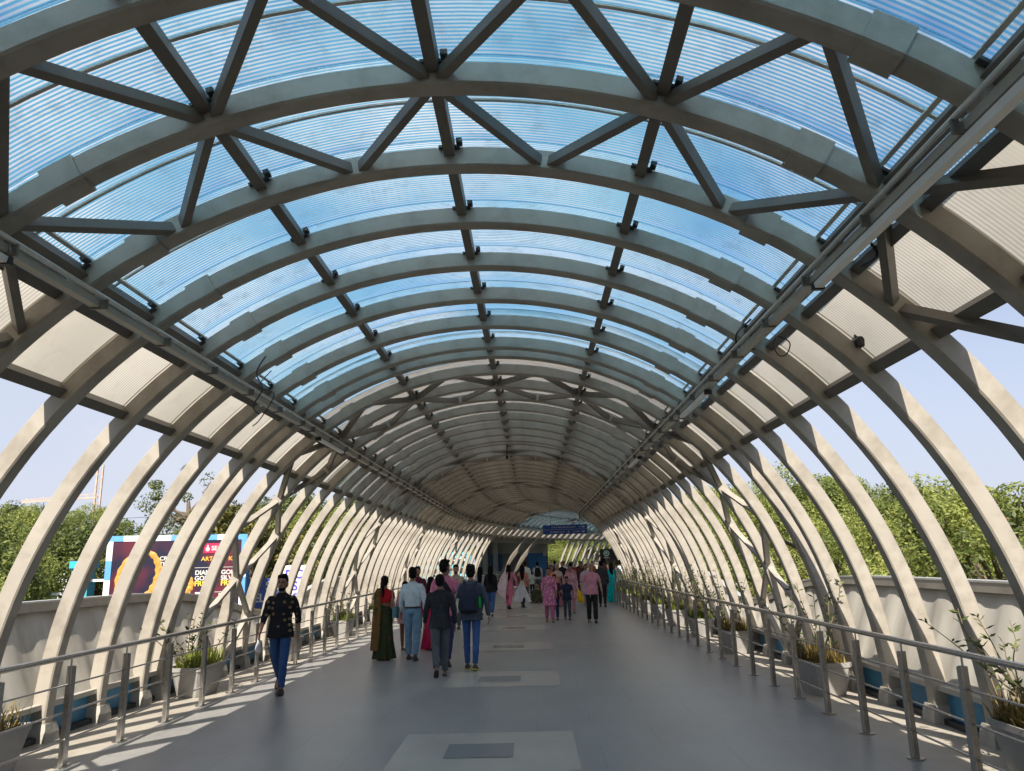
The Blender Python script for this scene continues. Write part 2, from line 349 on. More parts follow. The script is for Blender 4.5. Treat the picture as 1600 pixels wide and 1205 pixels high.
for k, s in enumerate((52.0, 54.2)):                          # raking props carry the eave across the station opening
    pr = MB(); A = W(s, -4.95, 0); B = W(s + 2.6, -3.55, 3.35)
    pts = [A.lerp(B, t) + Vector((-.32 * sin(pi * t), 0, 0)) for t in [i / 8 for i in range(9)]]
    for i in range(8): pr.bar(pts[i], pts[i + 1], .24, .2)
    tag(pr.build('raking_prop', M['brace']), ('nearer' if k == 0 else 'farther') + ' curved grey raking prop in the station opening', 'prop', 'props in the station opening')  # darker grey stands in for the canopy's shade on the props

# ------------------------------------------------------------------ purlins, eaves, conduit
for a, nm in ((-36.2, 'left haunch, inner'), (-18, 'left shoulder'), (0, 'crown'), (18, 'right shoulder'), (36.2, 'right haunch, inner'), (-38.9, 'left haunch, outer'), (39.3, 'right haunch, outer')):
    root = empty('roof_purlin'); asweep(a, .085, 4.90, 5.03, SS, 'box_rail', M['purlin'], root)
    asweep(a + (.0 if abs(a) < 30 else (1.15 if a < 0 else -1.15)), .03, 5.035, 5.07, SS, 'cover_strip', M['seam'], root)
    tag(root, f'long brown-grey purlin running along the {nm} line of the vault', 'purlin', 'purlins along the vault')
for sg, nm in ((-1, 'left'), (1, 'right')):
    root = empty('eave_beam'); asweep(sg * 48.0, .10, 4.90, 5.03, SS, 'box_rail', M['purlin'], root)
    asweep(sg * 48.85, .03, 5.035, 5.075, SS, 'drip_flashing', M['brace'], root)
    tag(root, f'eave beam along the lower {nm} edge of the roof', 'beam', 'eave beams')
CS = srange(SA, S0, 3) + srange(S0, 72, .8)[1:]
for sg, nm in ((-1, 'left'), (1, 'right')):
    root = empty('cable_tray')
    cx, cz = sg * 2.83, 3.87
    mb = MB(); mb.loft([[W(s, cx + a, cz + b) for a, b in ((-.035, -.03), (.035, -.03), (.035, .03), (-.035, .03))] for s in CS]); mb.build('tray', M['conduit2'], root)
    mb = MB(); mb.loft([[W(s, cx - sg * .075 + .018 * cos(t), cz + .045 + .018 * sin(t)) for t in [2 * pi * i / 8 for i in range(8)]] for s in CS]); mb.build('conduit_pipe', M['conduit'], root)
    for k, (s, m_, j) in enumerate(RIBS):
        if 2 < s < 40:
            b = MB(); b.box(W(s - .07, cx - sg * .03, cz - .005), (.065, .010, .04)); b.build('hanger', M['purlin'], root)
    tag(root, f'pale cable tray with a thin pipe hung under the {nm} haunch of the vault', 'cable tray', 'cable trays under the vault')
for k, (sg, s0, s1) in enumerate(((-1, 2.6, 4.55), (1, 2.0, 5.55), (1, 9.3, 11.0), (-1, 12.0, 13.6), (1, 15.5, 17.2))):
    root = empty('light_batten'); b = MB(); cx = sg * 2.83
    b.loft([[W(s, cx + a, 3.80 + z) for a, z in ((-.03, -.02), (.03, -.02), (.04, .02), (-.04, .02))] for s in (s0, s1)]); b.build('housing', M['white'], root)
    for s in (s0, s1):
        e = MB(); e.box(W(s, cx, 3.80), (.045, .02, .03)); e.build('end_cap', M['dark'], root)
    tag(root, f'unlit white light batten under the {"left" if sg < 0 else "right"} cable tray, ' + ['nearest on the left', 'nearest on the right', 'second on the right', 'second on the left', 'third on the right'][k], 'light', 'light battens under the trays')

# ------------------------------------------------------------------ trusses (zigzag bracing in two bays of each module)
tv = 0; tb = 0
for m_ in range(-4, 9):
    b0 = 2.45 + 9.1 * m_
    sA, sB, sC = b0 + 1.075 - .07, b0 + 2.15 - .07, b0 + 3.225 - .07
    if sC > SB: continue
    root = empty('bracing_truss')
    if sC > 3: tv += 1
    else: tb += 1
    outer = [-80, -62, -44, -26.5, -9, 9, 26.5, 44, 62, 80]; inner = [-90, -72, -54, -36, -18, 0, 18, 36, 54, 72, 90]
    for side, sX in ((0, sA), (1, sC)):
        for i, a in enumerate(outer):
            for ib in (i, i + 1):
                bA = inner[ib]
                if GAP[0] < sB < GAP[1] and (a < -44 or bA < -44): continue
                p, q = AW(sB, 4.90, bA), AW(sX, 4.90, a)
                d = (q - p).normalized(); p = p + d * .09; q = q - d * .07
                up = ((p + q) / 2 - W((sB + sX) / 2, 0, CZ)).normalized()
                mb = MB(); mb.bar(p, q, .065, .085, up); mb.build('brace', M['brace'] if abs(a) < 50 else M['steel'], root)
    tag(root, f'zigzag steel bracing between three ribs, {nth(tv)} set from the viewer' if sC > 3 else f'zigzag steel bracing behind the viewpoint, {nth(tb)} from the rear', 'truss', 'zigzag bracing sets')

# ------------------------------------------------------------------ roof sheets and side sheets, one per bay
def bay_sheet(s0, s1, a0, a1, r_, bulge, name, m, nseg):
    mb = MB(); mb.uv = []; ns = 12; na = nseg
    for i in range(ns + 1):
        t = i / ns; s = s0 + (s1 - s0) * t
        rr = r_ + bulge * sin(pi * t)
        for j in range(na + 1):
            a = a0 + (a1 - a0) * j / na; mb.v.append(tuple(AW(s, rr, a))); mb.uv.append(((s - s0), t))
    for i in range(ns):
        for j in range(na):
            p = i * (na + 1) + j; mb.f.append((p, p + 1, p + na + 2, p + na + 1))
    return mb.build(name, m, None, True, 60)
bayn = 0; backn = 0
for k in range(len(RIBS) - 1):
    s0, s1 = RIBS[k][0] - .02, RIBS[k + 1][0] - .10
    narrow = s1 - s0 < .7
    if s1 < 2.5: backn += 1; wh = f'in the {nth(backn)} unseen bay behind the viewpoint'
    else: bayn += 1; wh = f'in the {nth(bayn)}{" and narrow" if narrow else ""} bay from the viewer'
    root = empty('roof_sheet', (0, 0, 0))
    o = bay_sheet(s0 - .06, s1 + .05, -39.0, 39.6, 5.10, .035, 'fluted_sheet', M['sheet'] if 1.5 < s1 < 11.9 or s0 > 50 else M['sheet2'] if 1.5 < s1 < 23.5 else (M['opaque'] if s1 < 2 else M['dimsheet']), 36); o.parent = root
    if not narrow:
        for fr in (.46,):
            mb = MB(); s = s0 + (s1 - s0) * fr
            mb.loft([[AW(s - .014, 5.085, a), AW(s + .014, 5.085, a), AW(s + .014, 5.10, a), AW(s - .014, 5.10, a)] for a in [-38.6 + 77.6 * i / 36 for i in range(37)]]); mb.build('sheet_joint', M['seam'], root)
    tag(root, f'bluish translucent fluted sheet {wh}' if 1.5 < s1 < 11.9 or s0 > 50 else f'dull grey roof sheet {wh}', 'roof sheet', 'translucent sheets of the vault')
    for sg, nm in ((-1, 'left'), (1, 'right')):
        a0, a1 = (-48.7, -38.4) if sg < 0 else (39.0, 48.7)
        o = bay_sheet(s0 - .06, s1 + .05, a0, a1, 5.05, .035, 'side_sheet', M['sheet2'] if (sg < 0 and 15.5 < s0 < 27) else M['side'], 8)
        tag(o, f'{"grey" if sg < 0 and 15.5 < s0 < 27 else "cream"} side sheet above the {nm} eave {wh}', 'side sheet', 'cream sheets above the eaves')

# ------------------------------------------------------------------ parapets
def zc(s): return 1.46 - .60 * math.exp(-((s - 17.4) / 3.0) ** 2)
def parapet(sg, s0, s1, nm):
    root = empty('parapet_wall')
    ss = (srange(s0, 0, .15)[:-1] + srange(0, min(s1, 34), .07)) if s0 < 0 else [s0] + (srange(max(s0, 34), s1, .25)[1:] if s1 > 34 else [])
    mb = MB()
    for s in ss:
        wv = .014 * max(-1, min(1, 1.8 * sin(2 * pi * s / .62)))
        for t in (0, .5, 1): mb.v.append(tuple(W(s, sg * (4.93 + .42 * t + wv), .34 + (zc(s) - .36) * t)))
        for t in (1, 0): mb.v.append(tuple(W(s, sg * (4.96 + .42 * t + wv), .34 + (zc(s) - .36) * t)))
    for i in range(len(ss) - 1):
        for j in range(5):
            k = (j + 1) % 5; mb.f.append((i * 5 + j, i * 5 + k, i * 5 + 5 + k, i * 5 + 5 + j))
    mb.build('wavy_sheet', M['panel'], root, True, 50)
    sc = srange(s0, s1, .5)
    mb = MB(); mb.loft([[W(s, sg * (5.29 + a), zc(s) + b) for a, b in ((-.04, -.10), (.10, -.10), (.10, .0), (-.04, .0))] for s in sc]); mb.build('coping', M['steel'], root)
    mb = MB(); mb.loft([[W(s, sg * (5.29 + a), zc(s) + b) for a, b in ((-.045, .001), (.105, .001), (.105, .022), (-.045, .022))] for s in sc]); mb.build('coping_cap', M['conduit'], root)
    mb = MB(); mb.loft([[W(s, sg * (4.90 + a), b) for a, b in ((.06, .0), (.16, .0), (.16, .34), (.06, .34))] for s in sc]); mb.build('blue_base', M['blue'], root)
    mb = MB(); mb.loft([[W(s, sg * (4.87 + a), b) for a, b in ((.0, .0), (.085, .0), (.085, .06), (.0, .06))] for s in sc]); mb.build('painted_base_shade', M['dark'], root)  # solid black strip stands in for shade along the foot of the base
    mb = MB(); mb.loft([[W(s, sg * (4.87 + a), b) for a, b in ((.0, .335), (.2, .335), (.2, .39), (.0, .39))] for s in sc]); mb.build('sill', M['panel'], root)
    tag(root, f'wavy cream metal parapet with a blue base outside the ribs on the {nm}', 'parapet', 'parapets of the walkway')
parapet(-1, -33.5, GAP[0] - .2, 'left, up to the station opening')
parapet(-1, GAP[1], 84, 'far left, round the bend')
parapet(1, -33.5, 84, 'right')

# ------------------------------------------------------------------ railings
def railing(u, s_first, step, sa, sb, nm):
    root = empty('railing'); ss = srange(sa, min(S0, sb), 3) + (srange(S0, sb, .8)[1:] if sb > S0 else [])
    def pipe(z, r_, name, m, du=0):
        mb = MB(); mb.loft([[W(s, u + du + r_ * cos(t), z + r_ * sin(t)) for t in [2 * pi * i / 12 for i in range(12)]] for s in ss]); return mb.build(name, m, root, True, 50)
    pipe(1.0, .027, 'handrail', M['inox'])
    for z in (.74, .49, .235): pipe(z, .0095, 'rail_bar', M['inox'])
    s = s_first
    while s > sa + step: s -= step
    K = None; first_ = None
    while s < sb:
        h = heading(s)
        if K is None:
            p = MB(); p.box((0, 0, .46), (.022, .03, .45)); post = p.build('post', M['inoxpost'], root)
            p = MB(); p.box((.028 * (1 if u < 0 else -1), 0, .46), (.005, .036, .445)); d = p.build('face_plate', M['inox'], post)
            p = MB(); p.tube([(0, 0, .91), (0, 0, .98)], .009); e = p.build('pin', M['inox'], post)
            p = MB(); p.tube([(0, 0, 0), (0, 0, .012)], .075, 16); f = p.build('base_flange', M['inoxpost'], post)
            K = [d, e, f]; first_ = post
        else: post = copy_tree(first_, root, K)
        post.location = W(s, u, 0); post.rotation_euler = (0, 0, h)
        s += step
    tag(root, f'stainless steel railing with round handrail and flat posts along the {nm}', 'railing', 'railings beside the walkway')
railing(-3.97, 7.70, 1.035, -1.5, 50, 'left side of the walkway')
railing(3.92, 7.37, 1.005, -1.5, 74, 'right side of the walkway')

# ------------------------------------------------------------------ foliage helpers
def leaves(mb, c, rad, n_, size, up=.3, rnd=random):
    for _ in range(n_):
        while True:
            d = Vector((rnd.uniform(-1, 1), rnd.uniform(-1, 1), rnd.uniform(-1, 1)))
            if .15 < d.length < 1: break
        d = d * (d.length ** -.5)
        p = Vector(c) + Vector((d.x * rad[0], d.y * rad[1], d.z * rad[2]))
        nrm = (d + Vector((rnd.gauss(0, .6), rnd.gauss(0, .6), rnd.gauss(0, .6) + up))).normalized()
        t = nrm.orthogonal().normalized(); t.rotate(Matrix.Rotation(rnd.uniform(0, 6.28), 3, nrm)); b = nrm.cross(t)
        s = size * rnd.uniform(.6, 1.3); o = len(mb.v)
        mb.v += [tuple(p - t * s), tuple(p + b * s * .42 - nrm * s * .08), tuple(p + t * s), tuple(p - b * s * .42 - nrm * s * .08)]
        mb.f += [(o, o + 1, o + 2, o + 3)]
def crown_mesh(seed, nclump, R_, H_, leaf, per, cl=.75):
    rnd = random.Random(seed); mb = MB(); br = MB()
    br.tube([(0, 0, -H_), (.1, 0, -H_ * .4), (0, .1, H_ * .2)], [.28, .2, .08], 8)
    for k in range(nclump):
        a = rnd.uniform(0, 6.28); z = rnd.uniform(-.75, 1); rr = math.sqrt(max(.05, 1 - z * z * .9)) * rnd.uniform(.45, 1.05)
        c = Vector((cos(a) * rr * R_, sin(a) * rr * R_, z * H_ * rnd.uniform(.8, 1.1)))
        q = rnd.uniform(.6, 1.25) * cl
        leaves(mb, c, (q, q, q * .75), per, leaf, .35, rnd)
        if k % 2 == 0: br.tube([(0, 0, -H_ * .5 + rnd.uniform(0, H_ * .5)), (c + Vector((0, 0, -.6))) * .55, c], [.09, .05, .015], 5)
    return mb, br
CROWNS = []
def tree_proto(seed, nclump, R_, H_, leaf, per, m, cl):
    root = empty('tree'); mb, br = crown_mesh(seed, nclump, R_, H_, leaf, per, cl)
    c = mb.build('crown', m, root); t = br
    tr = MB(); tr.tube([(0, 0, -H_ - 9), (.15, .1, -H_ - 4), (0, 0, -H_ * .9)], [.34, .26, .2], 10); 
    t.v += []; o = len(t.v); t.v += tr.v; t.f += [tuple(i + o for i in f) for f in tr.f]
    t.build('trunk', M['bark'], root)
    return root, kids(root)
TP = [tree_proto(1, 72, 3.1, 2.6, .062, 600, M['leafA'], .72), tree_proto(2, 80, 3.2, 2.4, .10, 230, M['leafB'], .85),
      tree_proto(3, 60, 2.9, 2.8, .12, 170, M['leafC'], .75), tree_proto(4, 34, 2.6, 2.6, .09, 130, M['leafB'], .6),
      tree_proto(5, 66, 3.3, 2.5, .064, 580, M['leafA'], .70)]
used = [False] * 5
def tree(i, x, y, top, sc, rz, label, name='tree'):
    root, K = TP[i]
    if used[i]: root = copy_tree(root, None, K)
    used[i] = True; H_ = [2.6, 2.4, 2.8, 2.6, 2.5][i]
    root.location = (x, y, top - H_ * sc - .3); root.rotation_euler = (0, 0, rz); root.scale = (sc, sc, sc)
    tag(root, label, 'tree', 'trees beyond the parapets')
rt_ = random.Random(11)
TL = []
# right-hand trees (x, y, top, kind)
for x, y, top, i in ((10.6, 14.6, 1.7, 0), (11.6, 19.4, 3.6, 4), (10.9, 17.0, 3.3, 3), (10.6, 25.0, 3.0, 0), (10.4, 30.0, 5.0, 4), (10.0, 36.0, 5.0, 0), (9.8, 42.0, 5.4, 4), (13.6, 11.0, 1.5, 0), (15.5, 18.0, 2.4, 1), (16.0, 24.5, 3.6, 4), (15.0, 31.0, 4.4, 1), (11.5, 48.0, 6.0, 0), (15.5, 39.0, 5.6, 4), (14.0, 55.0, 6.6, 1), (19.5, 13.5, 2.2, 0)):
    TL.append((i, x, y, top, 'right'))
# left-hand trees
for x, y, top, i in ((-17.5, 21.0, 2.7, 0), (-21.0, 26.5, 4.3, 1), (-21.5, 28.5, 3.6, 4), (-24.0, 32.0, 4.6, 0), (-20.5, 36.5, 4.0, 1), (-27.0, 38.0, 5.2, 4), (-18.6, 41.0, 7.6, 3), (-15.8, 40.5, 5.0, 2), (-13.2, 38.0, 4.2, 2), (-16.0, 49.0, 6.4, 1), (-13.4, 47.0, 5.9, 3), (-11.6, 42.0, 4.9, 0), (-10.6, 49.0, 6.1, 1), (-13.5, 56.0, 6.0, 4), (-9.4, 40.0, 3.4, 1), (-31.0, 46.0, 6.0, 1), (-35.0, 60.0, 7.0, 0), (-26.0, 60.0, 5.5, 1)):
    TL.append((i, x, y, top, 'left'))
# trees round the outside of the bend, seen through the far ribs
for x, y, top, i in ((1.0, 78.0, 7.2, 0), (5.2, 82.0, 7.6, 4), (9.4, 85.5, 7.4, 0), (13.6, 89.0, 7.8, 4), (18.0, 91.0, 7.4, 0), (3.0, 86.0, 9.2, 0), (10.5, 93.0, 9.2, 4), (22.5, 93.5, 7.5, 4), (-3.4, 80.0, 6.2, 4), (2.0, 74.5, 3.6, 4), (6.2, 79.0, 4.4, 0), (10.2, 83.0, 4.2, 4), (14.5, 86.5, 4.5, 0), (19.0, 88.0, 4, 4), (-1.0, 76.0, 4.6, 0), (4.2, 84.0, 5.6, 4), (8.2, 88.0, 5.8, 0), (12.5, 92.0, 6.0, 4), (16.6, 93.0, 5.6, 0), (0.5, 82.0, 5.2, 4)):
    TL.append((i, x, y, top, 'bend'))
cnt = {}
DESC = ['bushy bright green tree', 'dense dark green tree', 'olive yellow-tinged tree', 'thin open-crowned tall tree', 'full fresh green tree']
for i, x, y, top, wh in TL:
    k = (i, wh); cnt[k] = cnt.get(k, 0) + 1
    place = {'right': 'beyond the right parapet', 'left': 'beyond the left parapet', 'bend': 'outside the far bend'}[wh]
    tree(i, x, y, top, rt_.uniform(.84, 1.12), rt_.uniform(0, 6.28), f'{DESC[i]} {place}, {nth(cnt[k])} of them from the viewer')

# far belt of greenery at the horizon
fb = MB(); rb = random.Random(5)
for k in range(420):
    a = rb.uniform(-1.25, 1.25); d = rb.uniform(120, 260); leaves(fb, (sin(a) * d, cos(a) * d, rb.uniform(-6, -1.5)), (7, 7, 4.5), 26, 1.5, .4, rb)
tag(fb.build('distant_woodland', M['leafB']), 'far belt of trees along the horizon', 'woodland', kind='stuff')

# ------------------------------------------------------------------ planters
def planter(x, y, rz, h, seed, label, kind, dense=1.0):
    rnd = random.Random(seed); root = empty('planter', (x, y, 0), rz)
    L, Wd, H = .42, .24, .42
    def ring(z, k, e=0): 
        a, b, c = L * k + e, Wd * k + e, .05
        return [Vector(p) for p in ((-b + c, -a, z), (b - c, -a, z), (b, -a + c, z), (b, a - c, z), (b - c, a, z), (-b + c, a, z), (-b, a - c, z), (-b, -a + c, z))]
    mb = MB(); mb.loft([ring(0, .72), ring(.02, .74), ring(H - .06, .96), ring(H - .055, .99), ring(H, 1.0), ring(H, .93), ring(H - .05, .91)]); mb.build('pot', M['pot'], root)
    mb = MB(); mb.loft([ring(H - .06, .915), ring(H - .035, .915)]); mb.build('soil', M['soil'], root)
    st = MB(); lf = MB(); gr = MB()
    for k in range(int(9 * dense)):
        p0 = Vector((rnd.uniform(-.15, .15), rnd.uniform(-.33, .33), H - .04)); top = h * rnd.uniform(.55, 1.0)
        pts = [p0]; dx, dy = rnd.gauss(0, .07), rnd.gauss(0, .1)
        for i in range(1, 6):
            pts.append(p0 + Vector((dx * i + rnd.gauss(0, .012), dy * i + rnd.gauss(0, .012), top * i / 5)))
        st.tube(pts, [.009, .008, .007, .006, .004, .003], 5)
        for i in range(2, 6):
            for q in range(rnd.randint(3, 6)):
                a = rnd.uniform(0, 6.28); d = Vector((cos(a), sin(a), rnd.uniform(.1, .9))).normalized(); s = rnd.uniform(.05, .095); b = d.orthogonal().normalized(); o = len(lf.v)
                p = pts[i].lerp(pts[i - 1], rnd.random() * .8)
                lf.v += [tuple(p), tuple(p + d * s * .55 + b * s * .17), tuple(p + d * s * 1.1), tuple(p + d * s * .55 - b * s * .17)]; lf.f.append((o, o + 1, o + 2, o + 3))
    for k in range(int(420 * dense)):
        p = Vector((rnd.uniform(-.2, .2), rnd.uniform(-.38, .38), H - .05)); a = rnd.uniform(0, 6.28); hh = rnd.uniform(.1, .32); lean = rnd.uniform(.02, .2)
        tip = p + Vector((cos(a) * lean, sin(a) * lean, hh)); mid = p.lerp(tip, .55) + Vector((0, 0, .03)); sd = Vector((-sin(a), cos(a), 0)) * .006; o = len(gr.v)
        gr.v += [tuple(p - sd), tuple(p + sd), tuple(mid + sd), tuple(mid - sd), tuple(tip)]; gr.f += [(o, o + 1, o + 2, o + 3), (o + 3, o + 2, o + 4)]
    st.build('stems', M['stem'], root); lf.build('leaves', M['leafP'], root); gr.build('grass_tuft', M['grassP'] if kind == 'dry' else M['grassG'], root)
    tag(root, label, 'planter', 'planters behind the railings')
planter(4.02, 6.55, 0, 1.0, 1, 'grey planter with dry grass and leafy stems, nearest on the right', 'dry', 1.3)
planter(3.80, 10.75, .08, 1.15, 2, 'grey planter of rust-brown dry grass, second behind the right railing', 'dry')
planter(3.82, 15.3, 0, 1.2, 3, 'grey planter with tall bare twigs, third behind the right railing', 'dry')
planter(3.85, 18.4, 0, 1.3, 4, 'grey planter with a tall dark shrub, fourth behind the right railing', 'green', 1.5)
for k in range(8):
    s = 21.5 + 2.5 * k; p = W(s, 4.42, 0)
    planter(p.x, p.y, heading(s), 1.25 + .3 * (k % 3 == 1), 20 + k, f'grey planter of tangled green shoots, {nth(5 + k)} behind the right railing', 'green', 2.0)
planter(-5.0, 11.75, -.05, .75, 5, 'grey planter of yellow-green grass behind the left railing', 'green', 1.4)
planter(-4.95, 15.7, 0, .5, 6, 'grey planter behind the left railing just beyond the man in the dotted shirt', 'green', .5)
planter(-5.0, 20.5, 0, .9, 7, 'grey planter of green shoots behind the left railing, third on the left', 'green', 1.3)
planter(-5.0, 25.0, 0, .9, 8, 'grey planter of green shoots far behind the left railing, fourth on the left', 'green', 1.3)
planter(-5.02, 7.2, 0, .8, 9, 'grey planter with pale dry stems at the lower left edge', 'dry', .5)

# ------------------------------------------------------------------ overhead fittings
def hanging(name, pts, r_, label, cat='cable'):
    mb = MB(); mb.tube(pts, r_, 6); return tag(mb.build(name, M['cable'], None, True, 60), label, cat, 'loose cables hanging from the vault')
def smoothp(pts, n_=5):
    out = []; P = [Vector(p) for p in pts]; P = [P[0]] + P + [P[-1]]
    for i in range(1, len(P) - 2):
        for k in range(n_):
            t = k / n_; a, b, c, d = P[i - 1], P[i], P[i + 1], P[i + 2]
            out.append(.5 * ((2 * b) + (c - a) * t + (2 * a - 5 * b + 4 * c - d) * t * t + (3 * b - a - 3 * c + d) * t ** 3))
    out.append(P[-2]); return out
hanging('hanging_cable', smoothp([(2.42, 5.0, 4.25), (2.50, 5.0, 4.1), (2.45, 5.05, 3.98), (2.52, 5.1, 3.86), (2.40, 5.1, 3.78)]), .011, 'thick black cable looping down at the right cable tray, nearest the viewer')
hanging('hanging_cable', smoothp([(2.36, 7.6, 4.2), (2.2, 7.6, 4.05), (2.22, 7.65, 3.92), (2.4, 7.7, 3.9)]), .010, 'black cable loop tucked above the right cable tray')
hanging('hanging_cable', smoothp([(2.36, 6.9, 3.8), (2.33, 6.9, 3.7), (2.38, 6.92, 3.62), (2.46, 6.95, 3.64), (2.5, 6.95, 3.75), (2.4, 6.95, 3.82)]), .006, 'thin loose wire loop dangling below the right cable tray')
hanging('hanging_cable', smoothp([(-3.1, 8.6, 4.25), (-3.2, 8.6, 4.05), (-3.12, 8.6, 3.85), (-3.22, 8.6, 3.65), (-3.15, 8.6, 3.55)]), .009, 'black cables tangled above the left cable tray')
hanging('hanging_cable', smoothp([(-3.2, 9.1, 4.2), (-3.35, 9.1, 4.0), (-3.15, 9.1, 3.9), (-3.3, 9.1, 3.6), (-3.4, 9.1, 3.5)]), .007, 'black cable drooping below the left cable tray')
sk = random.Random(3); mb = MB()
for k in range(34):
    s = 12 + k * .95; sg = -1 if k % 2 else 1; p = W(s, sg * 2.85, 4.0)
    mb.tube(smoothp([p, p + Vector((sk.uniform(-.2, .2), sk.uniform(0, .3), sk.uniform(-.15, .25))), p + Vector((sk.uniform(-.2, .2), sk.uniform(.3, .6), .1)), p + Vector((0, .7, .05))], 3), .007, 5)
tag(mb.build('tangled_wiring', M['cable']), 'tangled black wiring along both cable trays', 'wiring', kind='stuff')

def cctv(loc, label, drop, rz=0):
    root = empty('security_camera', loc, rz)
    b = MB(); b.box((0, 0, drop / 2), (.02, .012, drop / 2)); b.box((.03, 0, drop * .7), (.008, .008, drop * .3)); b.build('drop_arm', M['dark'], root)
    b = MB(); b.loft([[Vector((x * k, y, z * k - .03)) for x, z in ((-.05, -.045), (.05, -.045), (.055, .02), (.03, .045), (-.03, .045), (-.055, .02))] for y, k in ((-.14, .92), (-.13, 1), (.1, 1), (.12, .7))]); bo = b.build('camera_body', M['dark'], root)
    b = MB(); b.tube([(0, -.145, -.03), (0, -.15, -.03)], .03, 14); b.build('lens', mat('lens_glass', (.01, .01, .015), .08), bo)
    root.scale = (.62, .62, 1)
    tag(root, label, 'security camera', 'cameras hung from the ribs')
cctv((2.98, 6.62, 3.66), 'black security camera on a drop arm below a rib on the right', .22)
cctv((-.60, 20.2, 4.55), 'black box camera hung under the crown of the vault far ahead', .32)

# hanging direction sign
M['signblue'] = mat('sign_blue', (.012, .06, .32), .4); M['signwhite'] = mat('sign_white', (.4, .42, .48), .5)
root = empty('hanging_sign', (1.85, 42.5, 3.15), R(-4))
b = MB(); b.box((0, 0, .28), (1.22, .05, .25)); b.build('board', M['signblue'], root)
b = MB(); b.box((0, -.052, .28), (1.20, .004, .008)); b.build('divider', M['signwhite'], root)
rs = random.Random(9)
for row, z in enumerate((.40, .15)):
    x = -1.0
    while x < .95:
        l_ = rs.uniform(.05, .16); q = MB(); q.box((x + l_ / 2, -.054, z), (l_ / 2, .004, .028))
        if -.85 < x < .8 and rs.random() < .85: q.build('lettering', M['signwhite'], root)
        x += l_ + rs.uniform(.03, .07)
    q = MB(); q.add([(.98, -.056, z + .07), (1.12, -.056, z), (.98, -.056, z - .07)], [(0, 2, 1)]); q.box((.94, -.056, z), (.06, .002, .018)); q.build('arrow', M['signwhite'], root)
for x in (-.8, .8):
    q = MB(); q.tube([(x, 0, .53), (x, 0, 1.55)], .012, 6); q.build('suspension_rod', M['dark'], root)
tag(root, 'blue direction sign board hung from two rods over the far walkway', 'sign')

# ------------------------------------------------------------------ text helper
def text(body, size, loc, m, parent, name='lettering', rot=(R(90), 0, 0), bold=.0, ext=.004):
    c = bpy.data.curves.new(name, 'FONT'); c.body = body; c.size = size; c.extrude = ext; c.offset = bold; c.align_x = 'LEFT'
    t = bpy.data.objects.new(name, c); COL.objects.link(t); bpy.context.view_layer.update()
    me = bpy.data.meshes.new_from_object(t.evaluated_get(bpy.context.evaluated_depsgraph_get())); bpy.data.objects.remove(t)
    me.materials.clear(); me.materials.append(m); o = bpy.data.objects.new(name, me); COL.objects.link(o); o.parent = parent; o.location = loc; o.rotation_euler = rot
    return o

# black menu board at the far right
root = empty('black_kiosk', (5.55, 52.0, 0), R(-6))
b = MB(); b.box((0, .35, 1.22), (1.02, .35, 1.22)); b.build('cabinet', mat('kiosk_black', (.012, .013, .015), .35), root)
b = MB(); b.box((.35, -.012, .75), (.62, .02, .55)); b.build('counter_panel', mat('kiosk_brown', (.05, .035, .025), .5, var=.3), root)
b = MB(); b.tube([(-.58, -.006, 2.15), (-.58, -.02, 2.15)], .2, 24); lg = b.build('round_logo', mat('logo_pale', (.42, .55, .48), .5), root)
b = MB(); b.tube([(-.58, -.02, 2.15), (-.58, -.028, 2.15)], .13, 24); b.build('logo_centre', mat('logo_green', (.05, .12, .09), .5), lg)
b = MB(); b.tube([(-.58, -.028, 2.17), (-.58, -.034, 2.17)], .07, 16); b.build('logo_figure', mat('logo_pale2', (.5, .6, .55), .5), lg)
b = MB(); b.box((-.58, -.01, 1.86), (.2, .006, .022)); b.box((-.55, -.01, 1.3), (.32, .006, .025)); b.build('lettering', mat('kiosk_letter', (.5, .5, .48), .5), root)
tag(root, 'black kiosk with a round pale logo at the far right of the walkway', 'kiosk')

# ------------------------------------------------------------------ station side building behind the opening
M['stblue'] = mat('station_blue', (.012, .12, .30), .45, var=.1, scale=1)
M['teal'] = mat('teal_glass', (.16, .46, .52), .12, var=.08, scale=.4)
root = empty('station_building', (0, 64.5, 0))
b = MB(); b.box((-1.6, .6, 3.15), (2.9, .5, .75)); b.build('grey_fascia', M['greywall'], root)
b = MB(); b.box((-2.4, 1.2, 1.2), (2.1, .1, 1.2)); b.build('back_wall', M['greywall'], root)
b = MB(); b.box((.45, .5, 1.2), (.85, .2, 1.2)); b.build('blue_wall', M['stblue'], root)
b = MB(); b.box((-.72, .62, 1.05), (.30, .06, 1.05)); dr = b.build('door', mat('door_brown', (.20, .16, .12), .5), root)
b = MB(); b.box((-.5, .54, 1.0), (.02, .02, .08)); b.build('handle', M['inox'], dr)
b = MB(); b.box((-3.0, .9, 1.2), (.45, .12, 1.2)); b.build('blue_wall', M['stblue'], root)
b = MB(); b.box((-5.6, .5, 2.4), (.14, .2, 2.4)); b.build('blue_pillar', mat('pillar_blue', (.01, .03, .28), .4), root)
for x in (-3.95, -3.3, -2.45):
    b = MB(); b.box((x - .6, -.2, 1.7), (.2, .2, 1.7)); b.build('column', M['greywall'], root)
b = MB(); b.box((1.25, .3, 1.9), (.05, .05, 1.9)); b.build('post', M['dark'], root)
b = MB(); b.box((1.05, .02, 2.6), (.16, .15, .45)); b.build('service_box', M['greywall'], root)
b = MB(); b.loft([[W(s, u, z) - Vector((0, 64.5, 0)) for u, z in ((-10.5, 3.44), (-4.25, 3.44), (-4.25, 3.78), (-10.5, 3.78))] for s in srange(46.5, 64.5, 1)]); b.build('canopy', M['greywall'], root)
